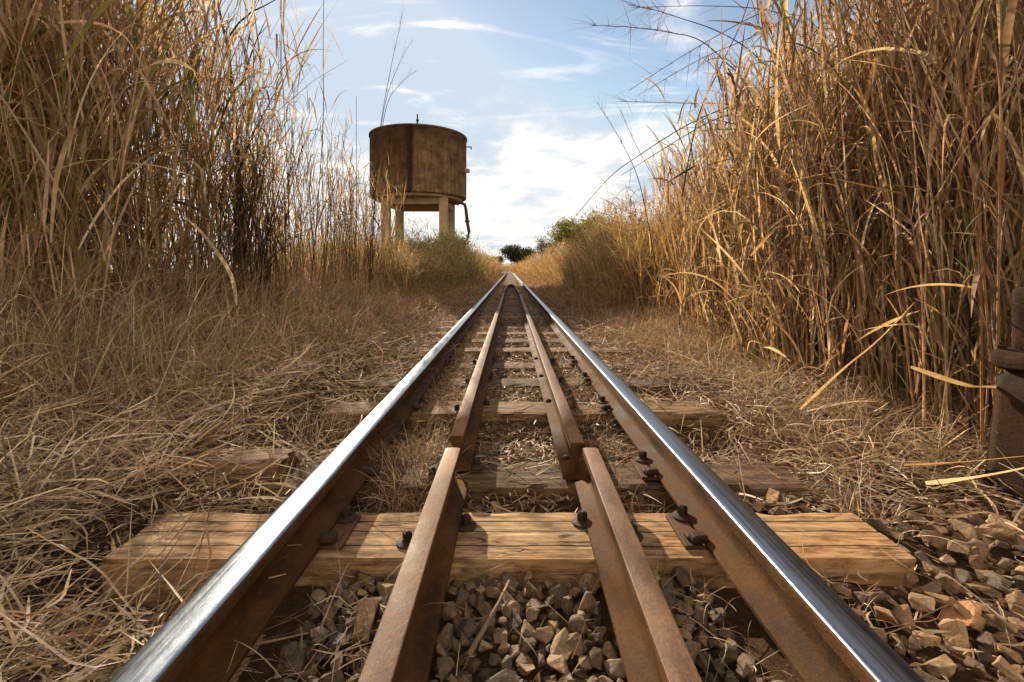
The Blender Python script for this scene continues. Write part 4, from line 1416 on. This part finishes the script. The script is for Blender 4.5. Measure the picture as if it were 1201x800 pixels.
def blade(pts_px, y0, y1, W, col, lab, name='bent_straw', tw=0.6):
    """one broad leaf blade along a bent line"""
    P = np.array([p[:] for p in px(pts_px, y0, y1)], float)
    Q = []
    for i in range(len(P) - 1):
        p0, p1, p2, p3 = P[max(i - 1, 0)], P[i], P[i + 1], P[min(i + 2, len(P) - 1)]
        for t in np.linspace(0, 1, 7)[:-1]:
            Q.append(0.5 * ((2 * p1) + (-p0 + p2) * t + (2 * p0 - 5 * p1 + 4 * p2 - p3) * t ** 2 + (-p0 + 3 * p1 - 3 * p2 + p3) * t ** 3))
    Q.append(P[-1])
    Q = np.array(Q)
    n = len(Q)
    D = np.gradient(Q, axis=0)
    D /= np.linalg.norm(D, axis=1, keepdims=True)
    A = np.cross(D, np.array([0.15, 1, 0.2]))
    A /= np.linalg.norm(A, axis=1, keepdims=True)
    B = np.cross(D, A)
    s = np.linspace(0, 1, n)
    an = tw * np.sin(s * 3.0)
    S = A * np.cos(an)[:, None] + B * np.sin(an)[:, None]
    Un = np.cross(D, S)
    w = W * 0.5 * np.minimum(1, 0.5 + s * 3) * np.clip(1 - s ** 2.5, 0.04, 1)
    V = np.stack([Q - S * w[:, None] + Un * w[:, None] * 0.35, Q, Q + S * w[:, None] + Un * w[:, None] * 0.35], 1).reshape(-1, 3)
    idx = np.arange(n * 3).reshape(n, 3)
    F = np.stack([idx[:-1, :-1], idx[:-1, 1:], idx[1:, 1:], idx[1:, :-1]], -1).reshape(-1, 4)
    acc = Acc()
    acc.add(V, F, np.tile(np.array(PAL[col]), (len(V), 1)))
    return tag(acc.build(name, M_TALL), lab, 'grass blade')


blade([(278, 358), (272, 325), (252, 292), (232, 268), (208, 248)], 3.3, 3.0, 0.026, 'pale', 'pale curved blade bending up left in front of the left grass foot')
blade([(60, 285), (66, 215), (78, 170), (90, 152), (84, 190), (66, 258)], 2.35, 2.25, 0.022, 'straw', 'broad hooked leaf folded over in the middle of the nearest left clump')
blade([(938, 480), (985, 435), (1030, 398), (1075, 352)], 2.15, 2.05, 0.020, 'straw', 'long straight straw leaning to the right against the foot of the right grass')
blade([(1068, 430), (1130, 450), (1165, 453), (1240, 456)], 1.72, 1.55, 0.020, 'straw', 'level pale blade crossing in front of the rusty post')
blade([(1085, 566), (1130, 560), (1175, 553), (1250, 538)], 1.50, 1.42, 0.024, 'pale', 'broad pale blade lying at the foot of the rusty post')
blade([(1060, 545), (1130, 541), (1250, 530)], 1.58, 1.5, 0.010, 'orange', 'thin orange straw crossing low before the rusty post')
blade([(880, 300), (905, 272), (920, 265), (965, 262)], 2.7, 2.6, 0.020, 'tan', 'short bent leaf sticking out of the densest right clump')
blade([(1040, 260), (1046, 225), (1044, 205), (1047, 250)], 2.25, 2.2, 0.022, 'green', 'green leaf in the middle of the densest right clump')
blade([(1058, 258), (1056, 225), (1051, 210)], 2.2, 2.15, 0.012, 'green', 'thin green leaf beside the larger green one in the right grass')

# stick lying on the ballast and the bright green sprout
P = [Vector((-0.095, 0.965, -0.040)), Vector((-0.062, 1.03, -0.026)), Vector((-0.035, 1.09, -0.020)), Vector((-0.012, 1.17, -0.022))]
bm = bmesh.new()
add_tube(bm, P, [0.0065, 0.0055, 0.0045, 0.003], 7)
tag(obj('stick', bm, mat_bark('dry_stick', (0.13, 0.08, 0.05), (0.30, 0.20, 0.13)), None, (0, 0, 0), True), 'dry brown stick lying on the stones between the check rails', 'stick')
acc = Acc()
ribbons(acc, np.array([[0.155, 1.03, -0.07]] * 4), np.array([2.9, 1.9, 0.4, -1.2]), np.array([1.35, 1.2, 0.9, 1.1]), np.array([0.075, 0.055, 0.05, 0.04]), np.array([0.006, 0.005, 0.004, 0.004]), np.array([0.3, 0.5, 0.6, 0.8]), np.zeros(4), np.array([[0.30, 0.42, 0.03]] * 4), 6, None, None, 0.3, 'grass')
tag(acc.build('grass_sprout', M_TALL), 'small bright green grass sprout among the stones between the check rails', 'sprout')


def tuft(x, y, rad, n, L, cols, lab, W=(0.002, 0.0045)):
    acc = Acc()
    r, a = rad * np.sqrt(rng.random(n)), U(0, 6.283, n)
    X, Y = x + r * np.cos(a) * 0.7, y + r * np.sin(a)
    P0 = np.stack([X, Y, gz(X, Y) - 0.005], 1)
    ribbons(acc, P0, a + rng.normal(0, 0.8, n), U(0.7, 1.55, n), U(*L, n), U(*W, n), U(0.2, 1.9, n), U(-0.8, 0.8, n), pal(n, **cols), 7, U(-0.6, 0.6, n), U(-2, 2, n), 0.2, 'grass', False, np.where(rng.random(n) < 0.3, U(0.5, 1.8, n), 0), U(0.3, 0.8, n))
    return tag(acc.build('grass_tuft', M_STRAW), lab, 'grass tuft')


tuft(-0.37, 1.78, 0.20, 420, (0.08, 0.22), dict(straw=3, tan=3, pale=1, orange=1, brown=1.5), 'dense straw tuft between left running rail and left check rail at the joint')
tuft(-0.36, 2.9, 0.3, 300, (0.06, 0.18), dict(straw=2, tan=3, orange=1.5, brown=2), 'straw tuft farther up between left running rail and left check rail')
tuft(0.40, 3.1, 0.3, 260, (0.06, 0.16), dict(straw=2, tan=3, orange=1.5, brown=2), 'straw tuft farther up between right check rail and right running rail')
tuft(-1.42, 1.05, 0.2, 160, (0.12, 0.42), STRAW, 'upright dry tuft on the near left bank close to the frame corner', (0.002, 0.005))
tuft(1.13, 1.50, 0.10, 70, (0.08, 0.24), STRAW, 'pale dry tuft just behind the right end of the pale near sleeper', (0.002, 0.005))
tuft(0.80, 1.12, 0.05, 24, (0.08, 0.16), STRAW, 'tiny pale tuft beside the outside of the right running rail', (0.0015, 0.003))
tuft(-0.95, 2.35, 0.18, 150, (0.10, 0.30), STRAW, 'dry tuft left of the left running rail beyond the broken sleeper end', (0.002, 0.005))
tuft(-1.5, 4.2, 0.35, 260, (0.2, 0.6), dict(russet=2, tan=3, straw=2, grey=1), 'taller wispy dry tuft left of the track below the thin grass', (0.003, 0.006))
tuft(2.0, 8.2, 0.5, 320, (0.3, 0.9), dict(orange=2, tan=3, russet=2), 'tawny knee high tuft right of the track before the lower brown stand', (0.006, 0.012))

# broken old timber end poking out of the straw left of the rail
t = sleeper_mesh(0.34, 0.15, 0.10, 31, 0.012, 16, 4)
tag(obj('timber_offcut', t, M_WOODB, None, (-1.03, 1.80, 0.045)), 'short broken reddish timber end lying in the straw left of the left running rail', 'timber')


# ------------------------------------------------------------------ sapling and trees
def branch(bm, p, d, L, r, depth, rr, spread=0.6, seg=4, tips=None, up=0.15):
    pts, rad = [p.copy()], [r]
    for i in range(seg):
        d = (d + Vector((rr.gauss(0, 0.10), rr.gauss(0, 0.10), rr.gauss(0, 0.06) + up * 0.2))).normalized()
        p = p + d * (L / seg)
        pts.append(p.copy()); rad.append(r * (1 - 0.6 * (i + 1) / seg))
    add_tube(bm, pts, rad, 6 if depth > 1 else 4)
    if tips is not None and depth <= 1: tips += pts[1:]
    if depth:
        for k in range(rr.randint(2, 4)):
            i = rr.randint(1, seg)
            dd = (d + Vector((rr.gauss(0, spread), rr.gauss(0, spread), rr.gauss(0, spread * 0.6) + up))).normalized()
            branch(bm, pts[i], dd, L * rr.uniform(0.45, 0.7), rad[i] * 0.7, depth - 1, rr, spread, seg, tips, up)


def crown_mesh(acc, tips, per, rad, size, col, rr, squash=0.7):
    T = np.array([t[:] for t in tips])
    n = len(T) * per
    c = np.repeat(T, per, 0) + rng.normal(0, 1, (n, 3)) * np.array([rad, rad, rad * squash])
    clumpf = np.repeat(rng.uniform(0.7, 1.25, len(T)), per)[:, None]
    tint = np.array(col)[None] * clumpf * rng.uniform(0.7, 1.3, (n, 1))
    ribbons(acc, c, U(0, 6.283, n), U(-1, 1.2, n), U(0.6, 1.4, n) * size, U(0.35, 0.6, n) * size, U(0, 1, n), np.zeros(n), tint, 2, U(0, 3, n), None, 0, 'leaf')


def tree(name, loc, h, rad, col, lab, seed, depth=2, per=30, leaf=0.25, cluster=0.5, spread=0.6, trunk_r=0.15, trunk_f=0.4, group=None, squash=0.7, cat='tree', limbs=4, up=0.15):
    rr = random.Random(seed)
    t = empty(name, loc, lab, cat, group)
    bm = bmesh.new()
    tips = []
    th = h * trunk_f
    add_tube(bm, [(0, 0, -0.2), (0.02 * h, 0, th * 0.5), (-0.01 * h, 0.01 * h, th)], [trunk_r * 1.25, trunk_r, trunk_r * 0.8], 8)
    for k in range(limbs):
        a = 6.283 * k / limbs + rr.uniform(-0.5, 0.5)
        d = Vector((math.cos(a) * rr.uniform(0.4, 1.0), math.sin(a) * rr.uniform(0.4, 1.0), rr.uniform(0.35, 1.0))).normalized()
        branch(bm, Vector((-0.01 * h, 0.01 * h, th * rr.uniform(0.8, 1.0))), d, rad * rr.uniform(0.55, 0.9), trunk_r * 0.6, depth, rr, spread, 4, tips, up)
    obj('trunk', bm, M_BARK, t, (0, 0, 0), True)
    acc = Acc()
    crown_mesh(acc, tips, per, cluster, leaf, col, rr, squash)
    acc.build('crown', M_CROWN, t)
    return t


M_CROWN = mat_blade('tree_leaves', 0.25, 0.6)


def ground_at(x, y): return (x, y, float(gz(x, y)))


tree('flat_topped_tree', ground_at(2.2, 132), 8.4, 4.6, (0.060, 0.075, 0.030), 'small dark broad topped tree at the far end of the track', 4, 2, 34, 0.5, 0.85, 0.8, 0.28, 0.28, None, 0.55, 'tree', 7)
tree('dark_tree', ground_at(-4.6, 150), 5.0, 3.0, (0.055, 0.065, 0.028), 'tiny dark tree left of the far flat topped tree', 9, 2, 22, 0.45, 0.5, 0.6, 0.2, 0.35)
tree('airy_tree', ground_at(2.35, 31), 3.6, 1.15, (0.075, 0.075, 0.032), 'thin open crowned small tree above the golden grass right of the track end', 12, 2, 10, 0.10, 0.16, 0.7, 0.05, 0.5)
tree('green_bush', ground_at(3.9, 24), 3.4, 1.9, (0.26, 0.26, 0.065), 'rounded green bush rising over the golden grass right of the airy tree', 17, 2, 60, 0.13, 0.28, 0.6, 0.08, 0.45, None, 0.6, 'bush', 6)
tree('green_bush', ground_at(5.3, 21), 2.7, 1.5, (0.32, 0.27, 0.08), 'paler green bush between the rounded bush and the dense right grass', 23, 2, 50, 0.11, 0.26, 0.6, 0.07, 0.4, None, 0.6, 'bush', 5)
tree('green_bush', ground_at(-3.5, 27), 2.3, 1.2, (0.30, 0.28, 0.08), 'olive bush in front of the right pair of water tower legs', 29, 2, 50, 0.12, 0.28, 0.6, 0.07, 0.4, None, 0.6, 'bush', 5)
tree('green_bush', ground_at(-4.9, 24), 2.0, 1.3, (0.30, 0.28, 0.08), 'low olive bush beneath the middle of the water tower', 31, 2, 45, 0.12, 0.26, 0.6, 0.07, 0.4, None, 0.6, 'bush', 5)


def sapling():
    y = 4.75
    b = at(288, 350, y)
    t = empty('bare_sapling', (b.x, b.y, float(gz(b.x, b.y))), 'bare dark sapling with forked leafless top standing in the left grass', 'sapling')
    off = Vector(t.location)
    bm = bmesh.new()
    L = lambda lst, yy=y, y2=None: [p - off for p in px(lst, yy, y2)]
    trunk = [Vector((0, 0, -0.05))] + L([(288, 340), (283, 260), (279, 190), (274, 120), (268, 60), (260, 25), (250, -25)])
    add_tube(bm, trunk, [0.030, 0.027, 0.024, 0.021, 0.019, 0.015, 0.012, 0.009], 8)
    obj('trunk', bm, M_BARK, t, (0, 0, 0), True)
    for lst, r in [([(269, 42), (280, 27), (295, 14), (310, 7), (326, -2)], 0.011), ([(283, 100), (295, 62), (303, 42), (312, 23)], 0.009), ([(270, 60), (266, 40), (268, 15)], 0.006),
                   ([(276, 130), (262, 80), (253, 38)], 0.006), ([(280, 200), (300, 150), (330, 95), (328, 40)], 0.008), ([(281, 215), (262, 160), (258, 120)], 0.006), ([(274, 100), (282, 80), (286, 48)], 0.004),
                   ([(303, 42), (312, 32), (318, 30)], 0.004), ([(277, 150), (290, 110), (297, 85)], 0.004), ([(284, 270), (300, 200), (306, 120)], 0.007), ([(286, 300), (270, 230), (250, 170)], 0.006)]:
        bm = bmesh.new()
        pts = L(lst, y, y + random.uniform(-0.35, 0.35))
        pts[0] = L(lst[:1])[0]
        add_tube(bm, pts, [r * (1 - 0.65 * i / (len(pts) - 1)) for i in range(len(pts))], 6)
        obj('branch', bm, M_BARK, t, (0, 0, 0), True)


sapling()
clump('dark_stem_clump', 30, (-2.75, -2.25), (4.3, 4.9), (1.0, 1.9), 'dense bundle of dark dead stems at the foot of the bare sapling', TG_L, dict(dark=4, black=1.5, brown=3), 6, (0.0, 0.16), None, (0.008, 0.018), (0.25, 0.55), stem_r=0.009)
